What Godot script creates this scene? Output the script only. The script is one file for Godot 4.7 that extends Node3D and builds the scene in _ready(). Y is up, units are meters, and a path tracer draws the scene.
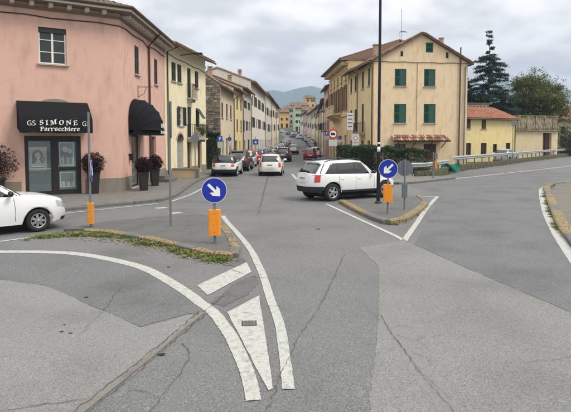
extends Node3D
# A road junction at the mouth of an old town street. World: x right, y up, -z ahead; plan points are Vector2(x, metres ahead).
var rng := RandomNumberGenerator.new()
var M := {}
var taken := {}
var cache := {}

func V(x: float, d: float, y := 0.0) -> Vector3:
	return Vector3(x, y, -d)

func rgb(r: float, g: float, b: float) -> Color:
	return Color(r / 255.0, g / 255.0, b / 255.0)

func numbered(called: String) -> String:
	if not taken.has(called):
		taken[called] = 0
		return called
	taken[called] += 1
	return "%s_%03d" % [called, taken[called]]

func tag(o: Node, label: String, category: String, group := "") -> void:
	o.set_meta("label", label)
	o.set_meta("category", category)
	if group != "":
		o.set_meta("group", group)

func thing(called: String, label: String, category: String, at := Vector3.ZERO, turn := 0.0, group := "") -> Node3D:
	var o := Node3D.new()
	o.name = numbered(called)
	add_child(o)
	o.position = at
	o.rotation.y = turn
	tag(o, label, category, group)
	return o

func st(smooth := false) -> SurfaceTool:
	var s := SurfaceTool.new()
	s.begin(Mesh.PRIMITIVE_TRIANGLES)
	s.set_smooth_group(0 if smooth else -1)
	return s

func mesh_of(s: SurfaceTool) -> ArrayMesh:
	s.generate_normals()
	return s.commit()

func inst(called: String, m: Mesh, mt: Material, parent: Node, t := Transform3D.IDENTITY) -> MeshInstance3D:
	var o := MeshInstance3D.new()
	o.name = called if parent != self else numbered(called)
	o.mesh = m
	o.material_override = mt
	parent.add_child(o, true)
	o.transform = t
	return o

func part(called: String, s: SurfaceTool, mt: Material, parent: Node, t := Transform3D.IDENTITY) -> MeshInstance3D:
	return inst(called, mesh_of(s), mt, parent, t)

func structure(called: String, s: SurfaceTool, mt: Material) -> MeshInstance3D:
	var o := part(called, s, mt, self)
	o.set_meta("kind", "structure")
	return o

# ---------- shapes ----------
func quad(s: SurfaceTool, a: Vector3, b: Vector3, c: Vector3, d: Vector3) -> void:
	for p in [a, b, c, a, c, d]:
		s.add_vertex(p)

func box(s: SurfaceTool, c: Vector3, size: Vector3, b := Basis.IDENTITY) -> void:
	var h := size * 0.5
	var p := []
	for i in 8:
		p.append(c + b * Vector3(h.x if i & 1 else -h.x, h.y if i & 2 else -h.y, h.z if i & 4 else -h.z))
	quad(s, p[6], p[7], p[5], p[4])
	quad(s, p[3], p[2], p[0], p[1])
	quad(s, p[7], p[3], p[1], p[5])
	quad(s, p[2], p[6], p[4], p[0])
	quad(s, p[2], p[3], p[7], p[6])
	quad(s, p[4], p[5], p[1], p[0])

# a hexahedron from a quad and an offset
func slab(s: SurfaceTool, a: Vector3, b: Vector3, c: Vector3, d: Vector3, off: Vector3) -> void:
	quad(s, a + off, b + off, c + off, d + off)
	quad(s, d, c, b, a)
	quad(s, a, b, b + off, a + off)
	quad(s, b, c, c + off, b + off)
	quad(s, c, d, d + off, c + off)
	quad(s, d, a, a + off, d + off)

func ring(c: Vector3, axis: Vector3, r: float, n: int) -> Array:
	var u := axis.cross(Vector3.UP if absf(axis.y) < 0.9 else Vector3.RIGHT).normalized()
	var w := axis.cross(u).normalized()
	var out := []
	for i in n:
		var a := TAU * i / n
		out.append(c + (u * cos(a) + w * sin(a)) * r)
	return out

func tube(s: SurfaceTool, pts: Array, r0: float, r1 := -1.0, n := 10) -> void:
	if r1 < 0.0:
		r1 = r0
	s.set_smooth_group(0)
	var prev := []
	for k in pts.size():
		var a: Vector3 = pts[maxi(k - 1, 0)]
		var b: Vector3 = pts[mini(k + 1, pts.size() - 1)]
		var cur := ring(pts[k], (b - a).normalized(), lerpf(r0, r1, float(k) / maxf(1.0, pts.size() - 1.0)), n)
		if k > 0:
			for i in n:
				var j := (i + 1) % n
				quad(s, prev[i], prev[j], cur[j], cur[i])
		if k == 0 or k == pts.size() - 1:
			s.set_smooth_group(-1)
			for i in range(1, n - 1):
				for p in ([cur[0], cur[i + 1], cur[i]] if k > 0 else [cur[0], cur[i], cur[i + 1]]):
					s.add_vertex(p)
			s.set_smooth_group(0)
		prev = cur
	s.set_smooth_group(-1)

# polygon in the xy plane of t, extruded along its z by depth
func extrude(s: SurfaceTool, poly: PackedVector2Array, t: Transform3D, depth: float) -> void:
	var idx := Geometry2D.triangulate_polygon(poly)
	for z in [0.0, depth]:
		for i in range(0, idx.size(), 3):
			var q := [poly[idx[i]], poly[idx[i + 1]], poly[idx[i + 2]]]
			var area: float = (q[1] - q[0]).cross(q[2] - q[0])
			if (area > 0.0) == (z > 0.0):
				q.reverse()
			for p in q:
				s.add_vertex(t * Vector3(p.x, p.y, z))
	for i in poly.size():
		var a := poly[i]
		var b := poly[(i + 1) % poly.size()]
		quad(s, t * Vector3(a.x, a.y, 0), t * Vector3(b.x, b.y, 0), t * Vector3(b.x, b.y, depth), t * Vector3(a.x, a.y, depth))

func circle(r: float, n := 32, c := Vector2.ZERO, sq := 1.0) -> PackedVector2Array:
	var p := PackedVector2Array()
	for i in n:
		p.append(c + Vector2(cos(TAU * i / n), sin(TAU * i / n) * sq) * r)
	return p

func lathe(s: SurfaceTool, prof: Array, t: Transform3D, n := 20) -> void:
	s.set_smooth_group(0)
	for k in prof.size() - 1:
		for i in n:
			var a0 := TAU * i / n
			var a1 := TAU * (i + 1) / n
			var p: Vector2 = prof[k]
			var q: Vector2 = prof[k + 1]
			quad(s, t * Vector3(p.x * cos(a0), p.y, p.x * sin(a0)), t * Vector3(p.x * cos(a1), p.y, p.x * sin(a1)), t * Vector3(q.x * cos(a1), q.y, q.x * sin(a1)), t * Vector3(q.x * cos(a0), q.y, q.x * sin(a0)))
	s.set_smooth_group(-1)

# height of the ground: level near the junction, climbing where the street leaves the town gate behind
func gh(d: float) -> float:
	var k := [[85.0, 0.0], [105.0, 0.3], [130.0, 1.1], [170.0, 2.6], [217.0, 4.75], [260.0, 8.0], [320.0, 12.0], [420.0, 15.0], [4000.0, 15.0]]
	if d <= 85.0:
		return 0.0
	for i in k.size() - 1:
		if d < k[i + 1][0]:
			return lerpf(k[i][1], k[i + 1][1], (d - k[i][0]) / (k[i + 1][0] - k[i][0]))
	return 15.0

# a level sheet over a plan polygon
func sheet(s: SurfaceTool, poly: Array, y: float) -> void:
	var pv := PackedVector2Array(poly)
	var idx := Geometry2D.triangulate_polygon(pv)
	for i in range(0, idx.size(), 3):
		var q := [pv[idx[i]], pv[idx[i + 1]], pv[idx[i + 2]]]
		if (q[1] - q[0]).cross(q[2] - q[0]) > 0.0:
			q.reverse()
		for p in q:
			s.add_vertex(V(p.x, p.y, y))

# a raised area: top sheet and its rim
func raised(s: SurfaceTool, poly: Array, y0: float, y1: float) -> void:
	sheet(s, poly, y1)
	for i in poly.size():
		var a: Vector2 = poly[i]
		var b: Vector2 = poly[(i + 1) % poly.size()]
		quad(s, V(a.x, a.y, y0), V(b.x, b.y, y0), V(b.x, b.y, y1), V(a.x, a.y, y1))

func smooth_path(p: Array, n: int) -> Array:
	var out := []
	for i in p.size() - 1:
		var a: Vector2 = p[maxi(i - 1, 0)]
		var b: Vector2 = p[i]
		var c: Vector2 = p[i + 1]
		var d: Vector2 = p[mini(i + 2, p.size() - 1)]
		for k in n:
			out.append(b.cubic_interpolate(c, a, d, float(k) / n))
	out.append(p[-1])
	return out

func ribbon(s: SurfaceTool, pts: Array, w0: float, w1: float, y: float, ragged := 0.0) -> void:
	var L := []
	var R := []
	for k in pts.size():
		var a: Vector2 = pts[maxi(k - 1, 0)]
		var b: Vector2 = pts[mini(k + 1, pts.size() - 1)]
		var n := (b - a).normalized().orthogonal()
		var w := lerpf(w0, w1, float(k) / maxf(1.0, pts.size() - 1.0)) * 0.5
		var p: Vector2 = pts[k]
		L.append(p + n * w * (1.0 + rng.randf_range(-ragged, ragged)))
		R.append(p - n * w * (1.0 + rng.randf_range(-ragged, ragged)))
	for k in pts.size() - 1:
		var q := [V(L[k].x, L[k].y, y), V(L[k + 1].x, L[k + 1].y, y), V(R[k + 1].x, R[k + 1].y, y), V(R[k].x, R[k].y, y)]
		if (L[k + 1] - L[k]).cross(R[k] - L[k]) > 0.0:
			q.reverse()
		quad(s, q[0], q[1], q[2], q[3])

# ---------- materials ----------
func noise_tex(size: int, freq: float, colors: Array, octaves := 4, kind := FastNoiseLite.TYPE_SIMPLEX_SMOOTH, sd := 1) -> NoiseTexture2D:
	var n := FastNoiseLite.new()
	n.noise_type = kind
	n.frequency = freq
	n.fractal_octaves = octaves
	if kind == FastNoiseLite.TYPE_CELLULAR:      # loose stones, each of one tone
		n.cellular_return_type = FastNoiseLite.RETURN_CELL_VALUE
		n.fractal_type = FastNoiseLite.FRACTAL_NONE
	n.seed = sd
	var g := Gradient.new()
	var offs := PackedFloat32Array()
	var cols := PackedColorArray()
	for i in colors.size():
		var c = colors[i]
		offs.append(c[0])
		cols.append(c[1] if c[1] is Color else Color(c[1], c[1], c[1]))
	g.offsets = offs
	g.colors = cols
	var t := NoiseTexture2D.new()
	t.width = size
	t.height = size
	t.seamless = true
	t.noise = n
	t.color_ramp = g
	return t

func mat(called: String, c: Color, rough := 0.8, metal := 0.0) -> StandardMaterial3D:
	var m := StandardMaterial3D.new()
	m.resource_name = called
	m.albedo_color = c
	m.roughness = rough
	m.metallic = metal
	M[called] = m
	return m

func textured(called: String, c: Color, rough: float, tex: Texture2D, scale: float, tex2: Texture2D = null, scale2 := Vector3.ONE, relief: Texture2D = null, relief_cm := 0.0) -> StandardMaterial3D:
	var m := mat(called, c, rough)
	m.albedo_texture = tex
	m.uv1_triplanar = true
	m.uv1_world_triplanar = true
	m.uv1_scale = Vector3.ONE * scale
	if tex2:
		m.detail_enabled = true
		m.detail_albedo = tex2
		m.detail_blend_mode = BaseMaterial3D.BLEND_MODE_MUL
		m.detail_uv_layer = BaseMaterial3D.DETAIL_UV_2
		m.uv2_triplanar = true
		m.uv2_world_triplanar = true
		m.uv2_scale = scale2
	if relief:
		m.heightmap_enabled = true
		m.heightmap_texture = relief
		m.heightmap_scale = relief_cm
	return m

func leafy(called: String, light := 0.25) -> StandardMaterial3D:
	var m := mat(called, Color.WHITE, 0.6)
	m.vertex_color_use_as_albedo = true
	m.metallic_specular = 0.3
	m.backlight_enabled = true
	m.backlight = Color(light, light, light * 0.6)
	return m

func materials() -> void:
	var grain := noise_tex(1024, 0.25, [[0.0, 0.54], [0.12, 0.7], [0.5, 0.78], [0.85, 0.87], [1.0, 0.98]], 1, FastNoiseLite.TYPE_CELLULAR, 2)
	var grain2 := noise_tex(1024, 0.24, [[0.0, 0.6], [0.1, 0.74], [0.5, 0.81], [0.85, 0.87], [1.0, 0.96]], 1, FastNoiseLite.TYPE_CELLULAR, 5)
	var patches := noise_tex(512, 0.012, [[0.0, 0.84], [0.3, 0.93], [0.45, 0.96], [0.6, 0.98], [1.0, 1.0]], 7, FastNoiseLite.TYPE_SIMPLEX_SMOOTH, 9)
	var bump := noise_tex(512, 0.2, [[0.0, 0.0], [1.0, 1.0]], 2, FastNoiseLite.TYPE_SIMPLEX_SMOOTH, 3)
	var big := Vector3(0.061, 0.061, 0.061)
	textured("asphalt", rgb(133, 133, 132), 0.9, grain, 0.43, patches, big)
	textured("asphalt_dark", rgb(126, 126, 126), 0.9, grain, 0.43, patches, big * 1.3)
	textured("asphalt_tan", rgb(147, 145, 141), 0.92, grain2, 0.37, patches, big * 0.8)
	textured("asphalt_tan_old", rgb(150, 148, 144), 0.92, grain2, 0.41, patches, big * 0.9)
	textured("asphalt_island", rgb(118, 116, 112), 0.9, grain, 0.5, patches, big * 3.0)
	textured("pavement", rgb(138, 134, 128), 0.9, grain2, 0.5, patches, big * 4.0)
	textured("kerb", rgb(128, 126, 120), 0.9, grain2, 0.8, patches, big * 6.0)
	var worn := noise_tex(512, 0.03, [[0.0, Color(0.42, 0.41, 0.38)], [0.36, Color(0.56, 0.54, 0.49)], [0.5, Color(0.93, 0.91, 0.86)], [1.0, Color(1, 1, 1)]], 5, FastNoiseLite.TYPE_SIMPLEX_SMOOTH, 12)
	textured("kerb_yellow", rgb(156, 139, 106), 0.85, worn, 0.9, patches, big * 6.0)
	var worn_grit := noise_tex(1024, 0.24, [[0.0, 0.72], [0.12, 0.9], [0.3, 0.96], [1.0, 1.0]], 1, FastNoiseLite.TYPE_CELLULAR, 15)
	var paint := noise_tex(1024, 0.02, [[0.0, 0.76], [0.25, 0.88], [0.42, 0.96], [0.6, 0.99], [1.0, 1.0]], 7, FastNoiseLite.TYPE_SIMPLEX_SMOOTH, 21)
	textured("road_paint", rgb(176, 175, 168), 0.75, paint, 0.35, worn_grit, Vector3.ONE * 0.45)
	mat("crack", rgb(60, 58, 55), 0.95)
	textured("crack_fill", rgb(142, 138, 129), 0.95, grain2, 0.9, patches, big * 5.0)
	textured("earth", rgb(104, 100, 78), 0.95, grain, 0.3, patches, big * 0.5)
	textured("field", rgb(86, 96, 60), 0.95, grain, 0.2, patches, big * 0.3)
	var gravel := noise_tex(1024, 0.35, [[0.0, 0.35], [0.5, 0.8], [1.0, 1.0]], 2, FastNoiseLite.TYPE_SIMPLEX_SMOOTH, 31)
	textured("gravel", rgb(142, 135, 123), 0.95, gravel, 0.6, patches, big * 2.0, bump, 0.5)
	# plaster: faint mottling and long weather streaks
	var blotch := noise_tex(512, 0.014, [[0.0, 0.95], [0.4, 0.985], [0.6, 0.99], [1.0, 1.0]], 5, FastNoiseLite.TYPE_SIMPLEX_SMOOTH, 41)
	var streak := noise_tex(512, 0.02, [[0.0, 0.86], [0.25, 0.96], [0.45, 1.0], [1.0, 1.0]], 5, FastNoiseLite.TYPE_SIMPLEX_SMOOTH, 43)
	var sv := Vector3(0.23, 0.055, 0.23)
	var plain := [["pink", 209, 169, 153], ["cream", 226, 214, 180], ["gable_yellow", 226, 202, 166], ["side_yellow", 220, 196, 150], ["ochre", 212, 186, 138], ["stone_trim", 202, 182, 146], ["low_yellow", 222, 204, 148], ["beige", 206, 192, 168], ["pale_yellow", 220, 202, 154], ["white_wall", 216, 210, 198], ["grey_wall", 196, 190, 180], ["rose_wall", 202, 164, 148], ["green_wall", 186, 194, 164], ["orange_wall", 216, 174, 108], ["tan_wall", 198, 178, 146], ["plinth", 132, 124, 112], ["ruin_pale", 212, 194, 158], ["shed_white", 208, 205, 198]]
	for p in plain:
		textured(p[0], rgb(p[1], p[2], p[3]), 0.92, blotch, 0.21, streak, sv, bump, 0.15)
	var stain := noise_tex(512, 0.02, [[0.0, Color(0.3, 0.3, 0.28)], [0.4, Color(0.62, 0.6, 0.54)], [0.55, Color(0.92, 0.9, 0.84)], [1.0, Color(1, 1, 1)]], 5, FastNoiseLite.TYPE_SIMPLEX_SMOOTH, 47)
	textured("ruin_grey", rgb(176, 166, 146), 0.95, blotch, 0.21, stain, Vector3(0.5, 0.09, 0.5))
	textured("retaining", rgb(112, 108, 92), 0.95, stain, 0.5, patches, big * 4.0)
	mat("soffit", rgb(122, 108, 94), 0.9)
	mat("eave_white", rgb(206, 198, 184), 0.85)
	mat("eave_dark", rgb(92, 80, 70), 0.9)
	mat("gutter", rgb(84, 66, 56), 0.5, 0.3)
	mat("gutter_grey", rgb(120, 116, 108), 0.5, 0.4)
	mat("cable", rgb(40, 36, 34), 0.7)
	var tm := mat("roof_tile", Color.WHITE, 0.9)
	tm.vertex_color_use_as_albedo = true
	textured("shutter_green", rgb(36, 84, 68), 0.65, blotch, 0.9, streak, Vector3(2.0, 0.6, 2.0))
	mat("shutter_dark", rgb(36, 50, 44), 0.65)
	mat("shutter_brown", rgb(92, 66, 50), 0.7)
	mat("shutter_grey", rgb(96, 104, 98), 0.7)
	mat("frame_white", rgb(222, 220, 212), 0.5)
	mat("frame_dark", rgb(30, 27, 26), 0.45)
	mat("frame_brown", rgb(84, 58, 44), 0.6)
	mat("sill", rgb(172, 166, 154), 0.85)
	mat("door_brown", rgb(78, 54, 42), 0.6)
	mat("door_grey", rgb(150, 152, 146), 0.6)
	mat("iron", rgb(34, 33, 33), 0.5, 0.4)
	var gl := mat("glass_dark", rgb(40, 47, 47), 0.05)
	gl.metallic_specular = 0.6
	var sg := mat("shop_glass", Color(0.75, 0.85, 0.85, 0.12), 0.03)
	sg.transparency = BaseMaterial3D.TRANSPARENCY_ALPHA
	mat("shop_inside", rgb(92, 98, 88), 0.9)
	mat("curtain", rgb(196, 196, 186), 0.9)
	var cloth := textured("awning", rgb(34, 34, 37), 0.95, blotch, 0.6)
	cloth.metallic_specular = 0.2
	mat("lettering", rgb(226, 224, 218), 0.8)
	mat("poster_pale", rgb(176, 174, 166), 0.7)
	mat("poster_skin", rgb(188, 172, 158), 0.7)
	mat("poster_dark", rgb(58, 52, 50), 0.7)
	mat("poster_teal", rgb(150, 186, 178), 0.6)
	mat("poster_blue", rgb(74, 80, 104), 0.6)
	mat("poster_red", rgb(146, 70, 56), 0.6)
	mat("sign_blue", rgb(20, 44, 156), 0.35)
	mat("sign_mid_blue", rgb(34, 92, 178), 0.4)
	mat("sign_white", rgb(236, 236, 234), 0.4)
	mat("sign_red", rgb(196, 32, 38), 0.4)
	mat("sign_back", rgb(112, 118, 126), 0.5, 0.4)
	mat("sign_black", rgb(24, 24, 26), 0.5)
	mat("sign_grey", rgb(190, 194, 192), 0.5)
	textured("orange_box", rgb(238, 146, 30), 0.5, blotch, 1.7, streak, Vector3(3.0, 0.8, 3.0))
	textured("orange_old", rgb(210, 140, 50), 0.7, blotch, 1.7, streak, Vector3(3.0, 0.8, 3.0))
	textured("steel", rgb(128, 130, 130), 0.5, blotch, 0.9).metallic = 0.5
	mat("rail_steel", rgb(172, 176, 176), 0.45, 0.5)
	mat("lamp_post", rgb(24, 28, 34), 0.45, 0.3)
	mat("pot", rgb(34, 31, 31), 0.5)
	mat("tyre", rgb(30, 30, 31), 0.85)
	mat("rim", rgb(176, 178, 180), 0.3, 0.7)
	mat("plastic", rgb(36, 37, 39), 0.6)
	mat("underbody", rgb(18, 18, 19), 0.9)
	mat("plate", rgb(214, 216, 214), 0.5)
	var cg := mat("car_glass", rgb(14, 17, 19), 0.02)
	cg.metallic_specular = 0.75
	var tl := mat("tail_light", rgb(186, 24, 28), 0.15)
	tl.clearcoat_enabled = true
	var hl := mat("head_light", rgb(190, 198, 204), 0.12, 0.5)
	hl.clearcoat_enabled = true
	mat("mesh_net", rgb(40, 120, 96), 0.8)
	mat("trunk", rgb(84, 70, 56), 0.95)
	mat("chimney", rgb(168, 142, 118), 0.95)
	mat("hill", rgb(78, 92, 78), 1.0)
	leafy("leaf")
	leafy("leaf_dark", 0.12)
	textured("net_iron", rgb(58, 56, 54), 0.6, blotch, 0.9)

func paint(c: Color) -> StandardMaterial3D:
	var key := "paint" + c.to_html()
	if not M.has(key):
		var m := mat(key, c, 0.32)
		m.clearcoat_enabled = true
		m.clearcoat = 0.8
		m.clearcoat_roughness = 0.06
	return M[key]

# ---------- buildings ----------
func tiles(s: SurfaceTool, a: Vector3, b: Vector3, c: Vector3, d: Vector3, tone: Color, cw := 0.24, rl := 0.42) -> void:
	var n := (b - a).cross(d - a).normalized()
	if n.y < 0.0:
		n = -n
	var cols := maxi(2, int(round((b - a).length() / cw)))
	var rows := maxi(1, int(round((d - a).length() / rl)))
	s.set_smooth_group(0)
	for j in rows:
		for i in cols:
			var k := rng.randf_range(0.72, 1.18)
			var g := rng.randf()
			var col := Color(tone.r * k, tone.g * k, tone.b * k)
			if g > 0.8:
				col = col.lerp(Color(0.2, 0.17, 0.13), 0.55)
			s.set_color(col)
			var v0 := float(j) / rows
			var v1 := minf(1.0, (j + 1.12) / rows)
			var u0 := (i + 0.02) / cols
			var u1 := (i + 0.98) / cols
			var lo := []
			var hi := []
			var up := rng.randf_range(-0.006, 0.006)
			for q in 5:
				var an := PI * q / 4.0
				var u := lerpf(u0, u1, 0.5 - 0.5 * cos(an))
				var lift := sin(an) * cw * 0.36 + 0.012
				lo.append(a.lerp(b, u).lerp(d.lerp(c, u), v0) + n * (lift + 0.035 + up))
				hi.append(a.lerp(b, u).lerp(d.lerp(c, u), v1) + n * (lift + up))
			for q in 4:
				quad(s, lo[q], hi[q], hi[q + 1], lo[q + 1])
			if j == 0:
				for q in 4:
					quad(s, lo[q], lo[q + 1], lo[q + 1] - n * 0.05, lo[q] - n * 0.05)
	s.set_smooth_group(-1)

# wall panel in the xy plane with real openings; ops: [x0, y0, w, h, kind]
func panel(s: SurfaceTool, w: float, y0: float, h: float, ops: Array, reveal := 0.22) -> void:
	var xs := [0.0, w]
	var ys := [y0, h]
	for o in ops:
		xs.append_array([o[0], o[0] + o[2]])
		ys.append_array([o[1], o[1] + o[3]])
	xs.sort()
	ys.sort()
	for i in xs.size() - 1:
		for j in ys.size() - 1:
			if xs[i + 1] - xs[i] < 0.0005 or ys[j + 1] - ys[j] < 0.0005:
				continue
			var cx: float = (xs[i] + xs[i + 1]) * 0.5
			var cy: float = (ys[j] + ys[j + 1]) * 0.5
			if cy < y0:
				continue
			var open := false
			for o in ops:
				if cx > o[0] and cx < o[0] + o[2] and cy > o[1] and cy < o[1] + o[3]:
					open = true
			if not open:
				quad(s, Vector3(xs[i], ys[j + 1], 0), Vector3(xs[i + 1], ys[j + 1], 0), Vector3(xs[i + 1], ys[j], 0), Vector3(xs[i], ys[j], 0))
	for o in ops:
		var x0: float = o[0]
		var x1: float = o[0] + o[2]
		var b: float = maxf(o[1], y0)
		var t: float = o[1] + o[3]
		quad(s, Vector3(x0, t, 0), Vector3(x0, b, 0), Vector3(x0, b, -reveal), Vector3(x0, t, -reveal))
		quad(s, Vector3(x1, b, 0), Vector3(x1, t, 0), Vector3(x1, t, -reveal), Vector3(x1, b, -reveal))
		quad(s, Vector3(x1, t, 0), Vector3(x0, t, 0), Vector3(x0, t, -reveal), Vector3(x1, t, -reveal))
		quad(s, Vector3(x0, b, 0), Vector3(x1, b, 0), Vector3(x1, b, -reveal), Vector3(x0, b, -reveal))

func off(t: Transform3D, x: float, y: float, z: float, turn := 0.0) -> Transform3D:
	return t * Transform3D(Basis(Vector3.UP, turn), Vector3(x, y, z))

# one shutter leaf, hinge edge at x = 0, louvres between stiles
func leaf_mesh(w: float, h: float, near: bool) -> Mesh:
	var key := "leaf%.2f_%.2f_%s" % [w, h, near]
	if not cache.has(key):
		var s := st()
		var fr := 0.07 if near else 0.09
		box(s, Vector3(fr / 2, h / 2, 0), Vector3(fr, h, 0.045))
		box(s, Vector3(w - fr / 2, h / 2, 0), Vector3(fr, h, 0.045))
		for y in [fr / 2, h * 0.52, h - fr / 2]:
			box(s, Vector3(w / 2, y, 0), Vector3(w - 2 * fr, fr, 0.04))
		var n := int(h / (0.075 if near else 0.16))
		for i in n:
			box(s, Vector3(w / 2, (i + 0.5) * h / n, 0), Vector3(w - 2 * fr, h / n * 1.05, 0.012), Basis(Vector3.RIGHT, 0.55))
		cache[key] = mesh_of(s)
	return cache[key]

func frame_mesh(w: float, h: float, rows: int, cols: int, fr: float) -> Mesh:
	var key := "frame%.2f_%.2f_%d_%d_%.2f" % [w, h, rows, cols, fr]
	if not cache.has(key):
		var s := st()
		box(s, Vector3(fr / 2, h / 2, 0), Vector3(fr, h, 0.06))
		box(s, Vector3(w - fr / 2, h / 2, 0), Vector3(fr, h, 0.06))
		box(s, Vector3(w / 2, fr / 2, 0), Vector3(w - 2 * fr, fr, 0.06))
		box(s, Vector3(w / 2, h - fr / 2, 0), Vector3(w - 2 * fr, fr, 0.06))
		for c in range(1, cols):
			box(s, Vector3(w * c / cols, h / 2, 0), Vector3(fr * 1.3, h - 2 * fr, 0.05))
		for r in range(1, rows):
			box(s, Vector3(w / 2, h * r / rows, 0.002), Vector3(w - 2 * fr, fr * 0.5, 0.04))
		cache[key] = mesh_of(s)
	return cache[key]

func box_mesh(size: Vector3) -> Mesh:
	var key := "box%s" % size
	if not cache.has(key):
		var s := st()
		box(s, Vector3.ZERO, size)
		cache[key] = mesh_of(s)
	return cache[key]

# fills an opening. kinds: closed (shutters shut), open (shutters folded back), window, brown, door, shop, dark, half (one leaf propped)
func fit(t: Node3D, f: Transform3D, o: Array, sh: Material, near: bool) -> void:
	var x: float = o[0]
	var y: float = o[1]
	var w: float = o[2]
	var h: float = o[3]
	var kind: String = o[4]
	if kind in ["closed", "half"]:
		var lw := w / 2 - 0.012
		var lm := leaf_mesh(lw, h - 0.03, near)
		inst("shutter", lm, sh, t, off(f, x + 0.006, y + 0.015, -0.05, 0.0 if kind == "closed" else -0.04))
		inst("shutter", lm, sh, t, off(f, x + w - 0.006, y + 0.015, -0.05, PI + (0.0 if kind == "closed" else 0.05)))
	elif kind == "door":
		var s := st()
		box(s, Vector3(w / 2, h / 2, 0), Vector3(w - 0.01, h - 0.01, 0.05))
		for i in 3:
			for k in 2:
				box(s, Vector3(w * (0.27 + 0.46 * k), h * (0.2 + 0.3 * i), 0.03), Vector3(w * 0.32, h * 0.22, 0.03))
		part("door", s, M.door_brown if o.size() < 6 else o[5], t, off(f, x, y, -0.16))
	else:
		var fm: Material = M.frame_white if kind in ["open", "window"] else (M.frame_brown if kind == "brown" else M.frame_dark)
		var wn := inst("window", frame_mesh(w - 0.01, h - 0.01, 3 if near and kind in ["open", "window"] else 1, 2, 0.06), fm, t, off(f, x + 0.005, y + 0.005, -0.14))
		inst("pane", box_mesh(Vector3(w - 0.06, h - 0.06, 0.012)), M.glass_dark, wn, Transform3D(Basis.IDENTITY, Vector3(w / 2, h / 2, -0.02)))
		if kind == "open":
			var lw := w / 2
			var lm := leaf_mesh(lw, h, near)
			inst("shutter", lm, sh, t, off(f, x - 0.01, y, 0.05, PI + 0.12))
			inst("shutter", lm, sh, t, off(f, x + w + 0.01, y, 0.05, -0.12))
	if kind in ["closed", "open", "window", "half", "brown"] and near:
		inst("window_sill", box_mesh(Vector3(w + 0.16, 0.06, 0.16)), M.sill, t, off(f, x + w / 2, y - 0.032, 0.02))

func frame_of(A: Vector2, B: Vector2) -> float:
	return atan2(B.y - A.y, B.x - A.x)

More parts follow.
